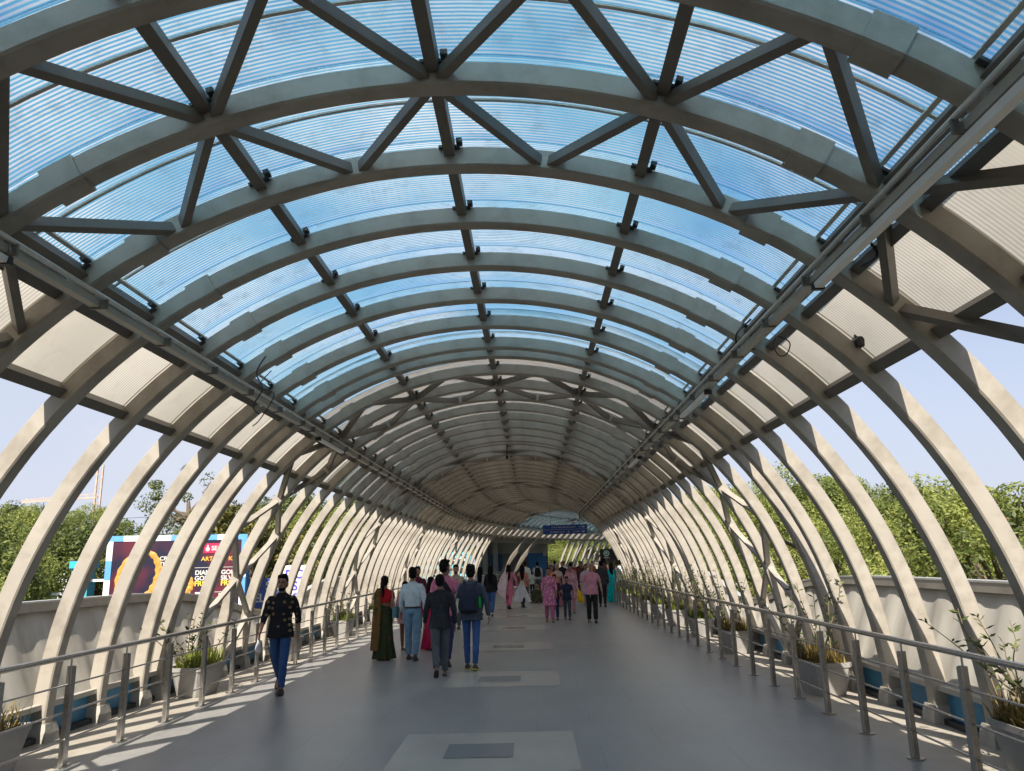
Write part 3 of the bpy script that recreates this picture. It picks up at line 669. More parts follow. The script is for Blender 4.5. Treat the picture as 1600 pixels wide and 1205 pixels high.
b = MB(); b.loft([[W(s, u, z) - Vector((0, 64.5, 0)) for u, z in ((-5.3, 3.1), (-5.15, 3.1), (-5.15, 3.43), (-5.3, 3.43))] for s in srange(47.5, 63.5, 1)]); b.build('canopy_beam', M['brace'], root)
tag(root, 'grey and blue station block with a brown door behind the left opening', 'building')
root = empty('glass_facade', (0, 62, 0))
b = MB(); b.box((-11.2, 1.5, 1.2), (6.2, .04, 2.9)); b.build('teal_glazing', M['teal'], root)
for z in (-.4, .3, 1.0, 1.7, 2.4, 3.1):
    b = MB(); b.box((-11.2, 1.44, z), (6.2, .02, .02)); b.build('glazing_bar', M['dark'], root)
for x in (-17.3, -14.3, -11.3, -8.3, -5.25):
    b = MB(); b.box((x, 1.42, 1.2), (.05, .04, 2.9)); b.build('mullion', M['greywall'], root)
for p, q in (((-8.2, 0.9), (-5.4, 2.2)), ((-8.2, 3.6), (-5.4, 2.2)), ((-8.2, 3.2), (-5.3, 4.1)), ((-8.2, .9), (-5.4, -.2)), ((-11, 2.2), (-8.2, .9)), ((-11, 2.2), (-8.2, 3.6))):
    b = MB(); b.bar((p[0], .6, p[1]), (q[0], .6, q[1]), .12, .14); b.build('diagonal_brace', M['dark'], root)
b = MB(); b.box((-8.6, .6, 2.2 - 1.0), (3.4, .06, .09)); b.build('tie_beam', M['dark'], root)
b = MB(); b.box((-8.2, .6, 1.5), (.06, .06, 2.4)); b.build('strut', M['dark'], root)
b = MB(); b.box((-11.2, 1.2, 4.2), (6.4, 1.2, .15)); b.build('roof_edge', M['greywall'], root)
b = MB(); b.box((-11.5, 1.3, 2.05), (6, .1, .12)); b.build('sill_beam', M['white'], root)
tag(root, 'teal glazed facade with black diagonal bracing left of the station block', 'glass facade')
def lobby_rail():
    root = empty('lobby_railing', (0, 57.5, 0))
    for z in (1.0, .72, .45, .2):
        b = MB(); b.tube([(-9.5, 0, z), (-2.2, 2.0, z)], .022, 8); b.build('rail_bar', M['white'], root)
    for k in range(9):
        b = MB(); t = k / 8; b.tube([(-9.5 + 7.3 * t, 2 * t, 0), (-9.5 + 7.3 * t, 2 * t, 1.0)], .025, 8); b.build('post', M['white'], root)
    tag(root, 'pale pipe railing across the station opening on the left', 'railing')
lobby_rail()

# ------------------------------------------------------------------ billboard and signs outside on the left
M['adbg'] = None
def ad_mat():
    m = bpy.data.materials.new('ad_print'); m.use_nodes = True; t = m.node_tree; b = t.nodes['Principled BSDF']; b.inputs['Roughness'].default_value = .35
    tc = t.nodes.new('ShaderNodeTexCoord'); n = t.nodes.new('ShaderNodeTexNoise'); n.inputs['Scale'].default_value = .75; n.inputs['Detail'].default_value = 1.5
    r_ = t.nodes.new('ShaderNodeValToRGB'); r_.color_ramp.elements[0].color = (.012, .01, .03, 1); r_.color_ramp.elements[0].position = .4; r_.color_ramp.elements[1].color = (.10, .014, .026, 1); r_.color_ramp.elements[1].position = .62
    t.links.new(tc.outputs['Object'], n.inputs['Vector']); t.links.new(n.outputs['Fac'], r_.inputs[0]); t.links.new(r_.outputs[0], b.inputs['Base Color']); return m
root = empty('billboard', (-16.9, 30.3, 0), R(14))
BW, BH = 5.3, 3.15
b = MB(); b.box((BW / 2, .55, BH / 2 - .9), (BW / 2, .5, BH / 2 + .85)); b.build('box_frame', M['bluew'], root)
b = MB(); b.box((BW / 2, .02, BH / 2 - .5), (BW / 2 - .22, .03, BH / 2 + .3)); b.build('advert_panel', ad_mat(), root)
for k in range(9):
    b = MB(); b.box((BW / 9 * (k + .5), .01, BH - .09), (BW / 18 - .001, .045, .11)); b.build('striped_edge', M['bluew'] if k % 2 == 0 else M['white'], root)
for k in range(5):
    for x in (.11, BW - .11):
        b = MB(); b.box((x, .01, BH - .2 - .75 * (k + .5)), (.11, .045, .374)); b.build('striped_edge', M['white'] if (k + (x > 1)) % 2 == 0 else M['bluew'], root)
for k in range(6):
    b = MB(); b.box((BW + .01, .12 + .16 * k, BH / 2 - .9), (.03, .03, BH / 2 + .8)); b.build('side_rib', M['stblue'] if k % 2 else M['bluew'], root)
for x in (1.0, BW - 1.0):
    b = MB(); b.box((x, .55, -4.4), (.18, .18, 2.7)); b.build('leg', M['bluew'], root)
gold = mat('gold_print', (.52, .25, .05), .35, metal=.0, var=.3, scale=14)
cream = mat('ad_cream', (.55, .53, .48), .5); yel = mat('ad_yellow', (.85, .5, .05), .5); red = mat('ad_red', (.62, .01, .07), .5)
def bangle(cx, cz, rx, rz_, tilt, th, th2):
    mb = MB(); rings = []; N_ = 64
    for i in range(N_ + 1):
        t = 2 * pi * i / N_; tk = th + (th2 - th) * (.5 - .5 * cos(t - 2.2)); tk *= 1 + .18 * sin(t * 17)
        c = Vector((cos(t) * rx, 0, sin(t) * rz_)); nn = Vector((cos(t) / rx, 0, sin(t) / rz_)).normalized()
        rot = Matrix.Rotation(tilt, 3, 'Y')
        rings.append([Vector((cx, -.012, cz)) + rot @ (c + nn * tk * cos(q)) + Vector((0, -abs(tk) * .25 * sin(q), 0)) for q in [2 * pi * j / 8 for j in range(8)]])
    mb.loft(rings, cap=False); return mb.build('gold_bangle', gold, root, True, 40)
bangle(1.25, 1.55, .72, 1.0, .25, .09, .17); bangle(2.55, 1.25, .68, .48, .1, .07, .12)
ty = -.02
text('CRAFTED', .22, (1.98, ty, 2.18), cream, root, bold=.006); text('THE MASTER', .22, (1.98, ty, 1.96), cream, root, bold=.006)
b = MB(); b.box((4.05, ty, 2.62), (.42, .01, .19)); lg = b.build('red_logo_tile', red, root)
b = MB(); b.ball((3.78, ty - .012, 2.58), (.08, .01, .09)); b.box((3.78, ty - .012, 2.70), (.02, .008, .06)); b.build('logo_mark', cream, lg)
text('SE', .24, (3.92, ty - .012, 2.54), cream, root, bold=.006)
text('ART C', .24, (3.55, ty, 2.12), yel, root); text('ION', .24, (4.6, ty, 2.12), yel, root)
for x0, lines in ((3.35, ('DIAM', 'GOLD', 'FREE')), (4.35, ('GOLD', 'SILVER', 'FREE'))):
    for k, tx in enumerate(lines): text(tx, .24 if k < 2 else .27, (x0, ty, 1.58 - .22 * k), cream if k < 2 else yel, root, bold=.008)
for (x0, z0, x1, z1) in ((3.2, 1.85, 5.0, 1.86), (3.2, .4, 3.212, 1.85), (4.99, 1.0, 5.0, 1.85), (4.15, .88, 5.0, .892), (3.3, .72, 3.9, .74), (4.2, .6, 4.95, .61)):
    b = MB(); b.box(((x0 + x1) / 2, ty, (z0 + z1) / 2), ((x1 - x0) / 2 + .004, .006, (z1 - z0) / 2 + .004)); b.build('ruled_line', cream, root)
for (x0, z0, x1, z1, m_) in ((4.2, .30, 4.75, .45, cream), (4.1, .05, 5.0, .1, cream), (4.45, .72, 4.95, .77, yel), (4.3, .68, 4.38, .84, cream), (3.4, .8, 3.7, .9, cream)):
    b = MB(); b.box(((x0 + x1) / 2, ty, (z0 + z1) / 2), ((x1 - x0) / 2, .006, (z1 - z0) / 2)); b.build('print_block', m_, root)
tag(root, 'billboard with two gold bangles on dark maroon, framed in blue and white stripes', 'billboard')

root = empty('name_board', (-12.1, 33.5, 0), R(12))
b = MB(); b.box((.65, .05, .72), (.75, .05, .62)); b.build('board', mat('board_navy', (.03, .06, .22), .5), root)
text('SC', .5, (.5, -.01, .85), cream, root, bold=.01); text('ELSJ', .5, (0, -.01, .35), cream, root, bold=.01)
b = MB(); b.box((.65, .1, -3.4), (.06, .06, 3.6)); b.build('pole', M['dark'], root)
tag(root, 'small navy board with white capitals beyond the left parapet', 'sign board')
root = empty('name_board', (-9.95, 31.0, .35), R(12))
b = MB(); b.box((.35, .05, .75), (.5, .05, .75)); b.build('board', M['white'], root)
ind = mat('indigo_letter', (.10, .06, .45), .5)
for k, tx in enumerate(('DC', 'VS', 'KS')): text(tx, .48, (.0, -.01, 1.0 - .46 * k), ind, root, bold=.014)
b = MB(); b.box((.35, .1, -3.6), (.06, .06, 3.6)); b.build('pole', M['dark'], root)
tag(root, 'white board with purple capitals behind the man in the dotted shirt', 'sign board')

root = empty('blue_cabin', (-18.6, 31.5, 0), R(14))
b = MB(); b.box((0, .5, .9), (.32, .5, 1.1)); b.build('body', mat('teal_paint', (.05, .35, .42), .5), root)
b = MB(); b.box((0, .5, 2.1), (.4, .6, .14)); b.build('roof', mat('cyan_paint', (.03, .42, .72), .5), root)
b = MB(); b.box((.9, .3, 1.45), (1.1, .03, .05)); b.box((-.6, .3, .95), (.5, .03, .05)); b.build('white_rail', M['white'], root)
tag(root, 'small teal cabin with a bright blue roof left of the billboard', 'cabin')

# railway mast with gantry arm and wires
root = empty('catenary_mast', (-35.2, 61.0, -7), 0)
b = MB()
for dx in (-.22, .22): b.bar((dx, 0, 0), (dx, 0, 17.3), .12, .12)
for k in range(28): b.bar((-.22, 0, .3 + k * .6), (.22, 0, .6 + k * .6), .05, .05)
b.build('mast', M['rust'], root)
b = MB(); b.bar((0, 0, 14.7), (-6.2, 0, 14.45), .1, .12); b.bar((0, 0, 15.0), (-6.2, 0, 14.6), .06, .06)
for k in range(9): b.bar((-.7 * k, 0, 14.7 - .02 * k), (-.7 * k - .35, 0, 15.0 - .03 * k), .05, .05)
b.build('gantry_arm', M['rust'], root)
for x in (-2.2, -4.4):
    b = MB(); b.bar((x, 0, 14.4), (x, 0, 13.9), .04, .04); b.tube([(x - .1, 0, 13.5), (x + .35, 0, 13.6)], .1, 8); b.build('insulator', M['dark'], root)
tag(root, 'pale rusty lattice rail mast with a long gantry arm on the left', 'mast')
for k, (z0, z1, y0) in enumerate(((6.2, 5.8, 61), (5.2, 5.6, 61.5), (3.2, 3.3, 60), (7.4, 6.9, 62), (2.5, 2.8, 59))):
    b = MB(); b.tube([Vector((-70, y0 - 4, z0)).lerp(Vector((-18, y0 + 3, z1)), t / 12) - Vector((0, 0, 1.2 * sin(pi * t / 12))) for t in range(13)], .018, 5)
    tag(b.build('overhead_wire', M['cable']), f'dark overhead wire crossing the sky on the left, {["highest but one", "middle one", "fourth from the top", "highest", "lowest"][k]}', 'wire', 'overhead wires')
b = MB(); b.bar((-18, 62, 7), (-33, 62, 1.2), .03, .03)
root = empty('lattice_pylon', (96, 190, -7))
b = MB()
for sx in (-1, 1):
    for sy in (-1, 1): b.bar((sx * 3, sy * 3, 0), (sx * .4, sy * .4, 27), .16, .16)
for k in range(14):
    z = k * 2; f = 3 - 2.6 * z / 27; f2 = 3 - 2.6 * (z + 2) / 27
    for a in (-1, 1): b.bar((-f, a * f, z), (f2, a * f2, z + 2), .1, .1); b.bar((f, a * f, z), (-f2, a * f2, z + 2), .1, .1)
b.build('lattice', M['greywall'], root)
b = MB(); b.bar((-3.5, 0, 25), (3.5, 0, 25), .15, .15); b.bar((-2.8, 0, 22), (2.8, 0, 22), .15, .15); b.build('crossarm', M['greywall'], root)
tag(root, 'distant steel lattice pylon above the right-hand trees', 'pylon')
root = empty('distant_building', (55, 82, -7))
b = MB(); b.box((4, 4, 5.4), (7, 5, 5.4)); b.build('wall', M['concrete'], root)
b = MB(); b.loft([[Vector((-3.4, -1.4, 10.8)), Vector((11.4, -1.4, 10.8)), Vector((11.4, 9.4, 10.8)), Vector((-3.4, 9.4, 10.8))], [Vector((-2.6, 1, 12.6)), Vector((10.6, 1, 12.6)), Vector((10.6, 7, 12.6)), Vector((-2.6, 7, 12.6))]]); b.build('roof', M['orange'], root)
for k in range(4): b = MB(); b.box((-1 + 3.2 * k, -1.02, 8), (.6, .03, .8)); b.build('window', M['dark'], root)
tag(root, 'distant building with an orange roof peeping over the trees at the right edge', 'building')
root = empty('distant_building', (-62, 120, -7))
b = MB(); b.box((0, 0, 7), (9, 5, 7)); b.build('wall', mat('hazy_white', (.5, .5, .5), .8), root)
for k in range(6):
    for j in range(3): b = MB(); b.box((-7 + 2.8 * k, -5.02, 5.5 + 3 * j), (.8, .03, .7)); b.build('window', M['greywall'], root)
tag(root, 'pale distant block between the trees behind the billboard', 'building')

# ------------------------------------------------------------------ people
clo = bpy.data.textures.new('cloth_folds', 'CLOUDS'); clo.noise_scale = .09; clo.noise_depth = 2
har = bpy.data.textures.new('hair_locks', 'CLOUDS'); har.noise_scale = .03; har.noise_depth = 2
def solid(mb, name, m, parent, vox, disp=0, tex=None, sm=4):
    o = mb.build(name, m, parent)
    r_ = o.modifiers.new('join', 'REMESH'); r_.mode = 'VOXEL'; r_.voxel_size = vox; r_.use_smooth_shade = True
    if sm: q = o.modifiers.new('soften', 'SMOOTH'); q.factor = .5; q.iterations = sm
    if disp: d = o.modifiers.new('folds', 'DISPLACE'); d.texture = tex or clo; d.strength = disp; d.mid_level = .5; d.texture_coords = 'LOCAL'
    return o
def cloth(name, col, pat=None, col2=(.5, .5, .5), sc=14, rough=.85):
    m = bpy.data.materials.get(name)
    if m: return m
    m = mat(name, col, rough, var=.16, scale=9, bump=.25, spec=.2)
    if pat:
        t = m.node_tree; b = t.nodes['Principled BSDF']; tc = t.nodes.new('ShaderNodeTexCoord'); old = b.inputs['Base Color'].links[0].from_socket
        mx = t.nodes.new('ShaderNodeMix'); mx.data_type = 'RGBA'; mx.inputs['B'].default_value = (*col2, 1)
        if pat == 'dots':
            v = t.nodes.new('ShaderNodeTexVoronoi'); v.inputs['Scale'].default_value = sc; v.inputs['Randomness'].default_value = .35
            mp = t.nodes.new('ShaderNodeMapping'); mp.inputs['Scale'].default_value = (1, .35, 1); t.links.new(tc.outputs['Object'], mp.inputs[0]); t.links.new(mp.outputs[0], v.inputs['Vector'])
            r_ = t.nodes.new('ShaderNodeMapRange'); r_.inputs['From Min'].default_value = .30; r_.inputs['From Max'].default_value = .24; t.links.new(v.outputs['Distance'], r_.inputs[0]); fac = r_.outputs[0]
        elif pat == 'floral':
            v = t.nodes.new('ShaderNodeTexVoronoi'); v.inputs['Scale'].default_value = sc; v.inputs['Randomness'].default_value = 1; t.links.new(tc.outputs['Object'], v.inputs['Vector'])
            r_ = t.nodes.new('ShaderNodeMapRange'); r_.inputs['From Min'].default_value = .36; r_.inputs['From Max'].default_value = .26; t.links.new(v.outputs['Distance'], r_.inputs[0]); fac = r_.outputs[0]
        else:                                                  # check
            w1 = t.nodes.new('ShaderNodeTexWave'); w1.inputs['Scale'].default_value = sc; w1.bands_direction = 'X'; w2 = t.nodes.new('ShaderNodeTexWave'); w2.inputs['Scale'].default_value = sc; w2.bands_direction = 'Z'
            for q in (w1, w2): t.links.new(tc.outputs['Object'], q.inputs['Vector'])
            mm = t.nodes.new('ShaderNodeMath'); mm.operation = 'MAXIMUM'; t.links.new(w1.outputs['Fac'], mm.inputs[0]); t.links.new(w2.outputs['Fac'], mm.inputs[1])
            r_ = t.nodes.new('ShaderNodeMapRange'); r_.inputs['From Min'].default_value = .82; r_.inputs['From Max'].default_value = .95; r_.inputs['To Max'].default_value = .8; t.links.new(mm.outputs[0], r_.inputs[0]); fac = r_.outputs[0]
        t.links.new(fac, mx.inputs['Factor']); t.links.new(old, mx.inputs['A']); t.links.new(mx.outputs['Result'], b.inputs['Base Color'])
    return m
SK = [mat('skin_brown', (.26, .135, .08), .5, var=.06), mat('skin_tan', (.38, .21, .135), .5, var=.06), mat('skin_deep', (.16, .08, .05), .5, var=.06)]
M['hair'] = mat('black_hair', (.004, .0035, .0035), .75, spec=.15, var=.3, scale=60); M['greyhair'] = mat('grey_hair', (.30, .28, .26), .6, var=.3, scale=60)
M['shoe'] = mat('dark_shoe', (.02, .017, .015), .5); M['eye'] = mat('eye', (.02, .015, .012), .3); M['lip'] = mat('lips', (.24, .085, .07), .5)
M['gold'] = mat('gold_trim', (.6, .38, .1), .4)

def person(x, y, h, rz, label, top, bottom, skin=0, hair='short', legs=((12, 5), (-12, 22)), arms=((8, 12, 10), (-8, 12, 10)), sleeve='full',
           style='shirt', female=False, vox=.012, feet='shoe', tcol=None, extra=None, z0=0, turn=0, trouser_k=1.0, fold=.012, group='people walking through', child=False):
    k = h / 1.72; root = empty('person', (x, y, z0), R(rz)); root.scale = (k, k, k); vox = max(vox, .007)
    hip_w = .086; sh_w = .165 if female else .185
    J = {}
    for i, (sg, (a, b)) in enumerate(zip((-1, 1), legs)):
        hp = Vector((sg * hip_w, 0, .90)); kn = hp + Vector((sg * .008, sin(R(a)), -cos(R(a)))) * .43; an = kn + Vector((sg * -.008, sin(R(a - b)), -cos(R(a - b)))) * .41
        J[i] = [hp, kn, an, a - b]
    low = min(J[0][2].z, J[1][2].z); dz = .075 - low
    for i in (0, 1): J[i][:3] = [p + Vector((0, 0, dz)) for p in J[i][:3]]
    Z = lambda z: z + dz
    P = lambda a, b, z: Vector((a, b, Z(z)))
    # arms
    A = {}
    for i, (sg, (f, ab, eb)) in enumerate(zip((-1, 1), arms)):
        s_ = P(sg * (sh_w - .008), -.005, 1.378); d = Vector((sg * sin(R(ab)), sin(R(f)) * cos(R(ab)), -cos(R(f)) * cos(R(ab))))
        e = s_ + d * .285; d2 = Vector((sg * sin(R(ab * .3)), sin(R(f + eb)), -cos(R(f + eb)))).normalized(); w_ = e + d2 * .25
        A[i] = (s_, e, w_, d2, sg)
    # ---- body : one continuous surface
    b = MB()
    hr = Matrix.Rotation(R(turn), 3, 'Z'); HC = P(0, .015, 1.60)
    def H(px, py, pz): return HC + hr @ Vector((px, py, pz))
    hx = (hr @ Vector((1, 0, 0)), hr @ Vector((0, 1, 0)), Vector((0, 0, 1)))
    b.ball(H(0, -.012, .022), (.076, .094, .098), 16, 12, hx)
    b.ball(H(0, .022, -.045), (.056, .066, .075), 14, 10, hx)
    b.ball(H(0, .052, -.088), (.028, .026, .022), 10, 8, hx)
    b.tube([H(0, .080, .022), H(0, .098, -.006), H(0, .102, -.018)], [.008, .013, .015], 8)
    b.ball(H(0, .087, -.052), (.024, .012, .008), 8, 6, hx)
    for sg in (-1, 1): b.ball(H(sg * .078, -.005, -.005), (.010, .019, .030), 8, 6, hx); b.ball(H(sg * .03, .078, .036), (.02, .010, .007), 8, 6, hx)
    b.tube([P(0, -.015, 1.38), P(0, -.005, 1.46), HC + Vector((0, -.01, -.03))], [.062, .052, .052], 12)
    def ell(z, rx, ry, cy=0, n_=18): return [P(rx * cos(2 * pi * j / n_), cy + ry * sin(2 * pi * j / n_), z) for j in range(n_)]
    wst = .118 if female else .138
    b.loft([ell(.84, .10, .08), ell(.90, .155, .10), ell(1.06, wst, .088), ell(1.22, .15, .10), ell(1.33, sh_w - .012, .088), ell(1.385, sh_w - .045, .075), ell(1.425, .105, .062), ell(1.46, .066, .054), ell(1.50, .05, .048)])
    for i in (0, 1):
        hp, kn, an, fa = J[i]
        b.tube([hp + Vector((0, 0, .03)), hp.lerp(kn, .35), kn, kn.lerp(an, .35) - Vector((0, .012, 0)), an], [.074, .060, .040, .040, .030] if style in ('saree', 'skirt') or trouser_k > .85 else [.076, .068, .046, .046, .032], 12)
        fd = Vector((0, cos(R(fa * .8)), sin(R(fa * .8)) * 1.0)); b.tube([an - fd * .045 - Vector((0, 0, .035)), an + fd * .04 - Vector((0, 0, .04)), an + fd * .13 - Vector((0, 0, .055)), an + fd * .17 - Vector((0, 0, .058))], [.030, .036, .030, .016], 10)
        J[i].append(fd)
        s_, e, w_, d2, sg = A[i]
        b.tube([s_ + Vector((-sg * .03, 0, 0)), s_, s_.lerp(e, .5), e, e.lerp(w_, .35), w_], [.042, .046, .042, .034, .034, .023], 12)
        # hand
        side = Vector((0, 1, 0)) - d2 * d2.y; side.normalize(); nrm = d2.cross(side).normalized(); inn = nrm if (nrm.x * -sg) > 0 else -nrm
        pc = w_ + d2 * .05; b.loft([[w_ + d2 * t + side * (cos(q) * a) + nrm * (sin(q) * c) for q in [2 * pi * j / 10 for j in range(10)]] for t, a, c in ((-.01, .022, .017), (.03, .034, .016), (.075, .038, .014), (.092, .036, .010))])
        for j, (o_, ln) in enumerate(((-.029, .056), (-.010, .068), (.010, .073), (.028, .066))):
            a0 = w_ + d2 * .085 + side * o_; cu = .5 + .12 * (3 - j)
            p1 = a0 + (d2 * cos(.2) + inn * sin(.2)) * ln * .45; p2 = p1 + (d2 * cos(cu) + inn * sin(cu)) * ln * .35; p3 = p2 + (d2 * cos(cu * 2) + inn * sin(cu * 2)) * ln * .28
            b.tube([a0 - d2 * .02, a0, p1, p2, p3], [.0085, .0092, .0088, .008, .006], 8)
        t0 = w_ + d2 * .025 + side * .026; t1 = t0 + (d2 * .6 + side * .55 + inn * .3).normalized() * .038; b.tube([t0 - side * .012, t0, t1, t1 + (d2 * .9 + inn * .35).normalized() * .028], [.012, .0125, .0105, .007], 8)
    solid(b, 'body', SK[skin], root, vox, 0, None, 3 if vox < .01 else 2)
    # ---- face details
    for sg in (-1, 1):
        q = MB(); q.ball(H(sg * .030, .076, .022), (.014, .008, .0065), 8, 6, hx); q.build('eye', M['eye'], root, True)
        q = MB(); q.tube([H(sg * .014, .086, .040), H(sg * .032, .084, .045), H(sg * .048, .070, .040)], [.004, .0045, .003], 6); q.build('eyebrow', M['hair'], root, True)
    q = MB(); q.ball(H(0, .093, -.050), (.021, .008, .0075), 8, 6, hx); q.build('lips', M['lip'], root, True)
    # ---- hair
    q = MB(); hm = M['greyhair'] if 'grey' in hair else M['hair']
    if hair != 'bald':
        q.ball(H(0, -.034, .046), (.086, .094, .090), 16, 12, hx); q.ball(H(0, -.050, -.005), (.082, .066, .085), 14, 10, hx)
        q.ball(H(0, .026, .100), (.060, .042, .026), 12, 8, hx)
        if 'full' in hair: q.ball(H(0, -.02, .092), (.082, .086, .058), 12, 8, hx); q.ball(H(.012, .045, .112), (.058, .036, .026), 12, 8, hx); q.ball(H(-.03, .02, .13), (.04, .04, .022), 10, 8, hx)
        if 'bun' in hair: q.ball(H(0, -.135, -.03), (.05, .045, .045), 12, 8)
        if 'pony' in hair: q.ball(H(0, -.115, .0), .036, 10, 8); q.tube([H(0, -.11, 0), H(0, -.16, -.10), H(.005, -.155, -.22), H(0, -.14, -.34)], [.03, .034, .028, .012], 10, [.024, .026, .022, .01])
        if 'long' in hair:
            q.tube([H(0, -.07, .03), H(0, -.105, -.10), H(0, -.125, -.25), H(.01, -.135, -.40), H(.0, -.125, -.50)], [.078, .092, .098, .078, .03], 14, [.04, .045, .04, .034, .015])
            for sg in (-1, 1): q.tube([H(sg * .072, .0, .03), H(sg * .085, -.01, -.06), H(sg * .08, -.04, -.18)], [.02, .024, .015], 8)
        solid(q, 'hair', hm, root, max(vox * .9, .008), .012 if vox < .012 else .02, har, 1)
    if 'beard' in hair or (extra and 'beard' in extra):
        q = MB(); q.ball(H(0, .030, -.075), (.056, .058, .046), 12, 8, hx); q.ball(H(0, .096, -.036), (.026, .007, .006), 8, 6, hx); q.build('beard', M['hair'], root, True, 60)
    # ---- lower clothes
    tc_ = tcol or M['shoe']; cm = bottom
    if style in ('shirt', 'kurta', 'tunic'):
        q = MB(); q.loft([ell(.83, .115, .095), ell(.88, .168, .118), ell(.96, .160, .114), ell(1.03, wst + .015, .105)])
        for i in (0, 1):
            hp, kn, an, fa, fd = J[i]; tk = trouser_k
            q.tube([hp + Vector((0, 0, .04)), hp.lerp(kn, .3), kn.lerp(hp, .25), kn, kn.lerp(an, .4), an.lerp(kn, .06)], [.090, .092 * tk, .076 * tk, .070 * tk, .066 * tk, .054 * tk ** 1.6], 14)
        solid(q, 'trousers', cm, root, max(vox, .009), fold, None, 2)
    if style in ('saree', 'skirt'):
        n_ = 40; q = MB(); rings = []
        for z, rx, ry, pl in ((.02, .235, .20, .16), (.12, .222, .19, .14), (.40, .185, .16, .09), (.70, .175, .135, .05), (.88, .172, .13, .02), (1.0, .14, .11, .01), (1.08, .125, .10, 0)):
            rings.append([Vector((rx * cos(t) * (1 + pl * sin(t * 9 + z)), ry * sin(t) * (1 + pl * sin(t * 9 + z)) + (J[1][1].y + J[0][1].y) * .3 * (1 - z), Z(z) if z > .5 else z + .5 * dz)) for t in [2 * pi * j / n_ for j in range(n_)]])
        q.loft(rings); o = q.build('pleated_skirt', cm, root, True, 70)
    # ---- upper clothes
    q = MB(); hem = {'shirt': .80, 'kurta': .52, 'tunic': .66, 'saree': 1.16, 'skirt': .98}[style]
    if tcol == 'tucked': hem = .97
    g_ = .022 if style != 'saree' else .012
    rr = []
    if hem < .7: rr.append(ell(hem, .235 if style == 'kurta' else .20, .17)); rr.append(ell(.72, .205, .145))
    if hem < .9: rr.append(ell(max(hem, .80), .208, .146)); rr.append(ell(.93, .192, .136))
    else: rr.append(ell(hem, wst + .02 if hem > 1 else .163, .112))
    if hem < 1.1: rr.append(ell(1.08, wst + .026, .112))
    bust = .022 if female else 0
    rr += [ell(1.24, .158 + g_, .112 + g_ * .5 + bust, bust * .6), ell(1.33, sh_w + .002, .100), ell(1.385, sh_w - .030, .088), ell(1.425, .115, .074), ell(1.458, .072, .062)]
    q.loft(rr)
    for i in (0, 1):
        s_, e, w_, d2, sg = A[i]; t_ = {'full': 1.0, 'half': 0, 'roll': .45}[sleeve]
        pts = [s_ + Vector((-sg * .06, 0, .0)), s_ + Vector((-sg * .012, 0, -.004)), s_.lerp(e, .22), s_.lerp(e, .5), s_.lerp(e, .72)]; ra = [.046, .055, .060, .056, .055]
        if t_ > 0: pts += [e, e.lerp(w_, t_ * .5), e.lerp(w_, t_ * .96)]; ra += [.049, .046, .042 if t_ < .6 else .034]
        if style == 'saree': pts = pts[:4]; ra = [.044, .052, .052, .047]
        q.tube(pts, ra, 12)
    solid(q, {'shirt': 'shirt', 'kurta': 'long_tunic', 'tunic': 'tunic', 'saree': 'blouse', 'skirt': 'top'}[style], top, root, max(vox, .009), fold, None, 2)
    if style == 'shirt':
        q = MB(); q.loft([[P(.068 * cos(t), -.004 + .06 * sin(t), z) for t in [2 * pi * j / 14 for j in range(14)]] for z in (1.43, 1.465)]); q.build('collar', top, root, True)
    # ---- feet
    for i in (0, 1):
        hp, kn, an, fa, fd = J[i]; u = Vector((0, -fd.z, fd.y))
        q = MB()
        if feet == 'shoe':
            for (t, a, c, dn) in (): pass
            q.loft([[an + fd * t - u * dn + Vector((1, 0, 0)) * cos(w_) * a + u * sin(w_) * c for w_ in [2 * pi * j / 12 for j in range(12)]] for t, a, c, dn in ((-.075, .02, .02, .045), (-.06, .038, .042, .035), (.0, .042, .052, .030), (.06, .046, .036, .045), (.13, .046, .026, .052), (.185, .025, .016, .058))])
            q.build('shoe', M['shoe'] if not extra or 'yellow_sole' not in extra else M['shoe'], root, True, 60)
            q = MB(); q.loft([[an + fd * t - u * (.076 - zz) + Vector((1, 0, 0)) * cx for cx, zz in ((-a, 0), (a, 0), (a, .018), (-a, .018))] for t, a in ((-.078, .03), (-.05, .042), (.06, .046), (.14, .048), (.19, .026))])
            q.build('sole', extra['sole'] if extra and 'sole' in extra else M['shoe'], root)
        else:
            q.loft([[an + fd * t - u * (.078 - zz) + Vector((1, 0, 0)) * cx for cx, zz in ((-a, 0), (a, 0), (a, .014), (-a, .014))] for t, a in ((-.078, .03), (-.05, .038), (.06, .042), (.14, .044), (.19, .026))])
            q.tube([an + fd * .07 - u * .06 + Vector((-.04, 0, 0)), an + fd * .08 - u * .02, an + fd * .07 - u * .06 + Vector((.04, 0, 0))], .007, 6)
            q.build('sandal', M['shoe'], root)
    tag(root, label, 'person', group)
    root['_'] = 0; del root['_']
    return root, A, J, Z, P, H
def slab(name, rows, th, m, parent, wave=.008):               # draped cloth: rows of (left point, right point)
    mb = MB(); n_ = 8; rings = []
    for i, (a, b_) in enumerate(rows):
        a, b_ = Vector(a), Vector(b_); nx = Vector(rows[min(i + 1, len(rows) - 1)][0]) - Vector(rows[max(0, i - 1)][0]); nr = (b_ - a).cross(nx).normalized()
        f = [a.lerp(b_, j / n_) + nr * wave * sin(j * 2.4 + i * .5) for j in range(n_ + 1)]
        rings.append([p + nr * th / 2 for p in f] + [p - nr * th / 2 for p in reversed(f)])
    mb.loft(rings); return mb.build(name, m, parent, True, 60)
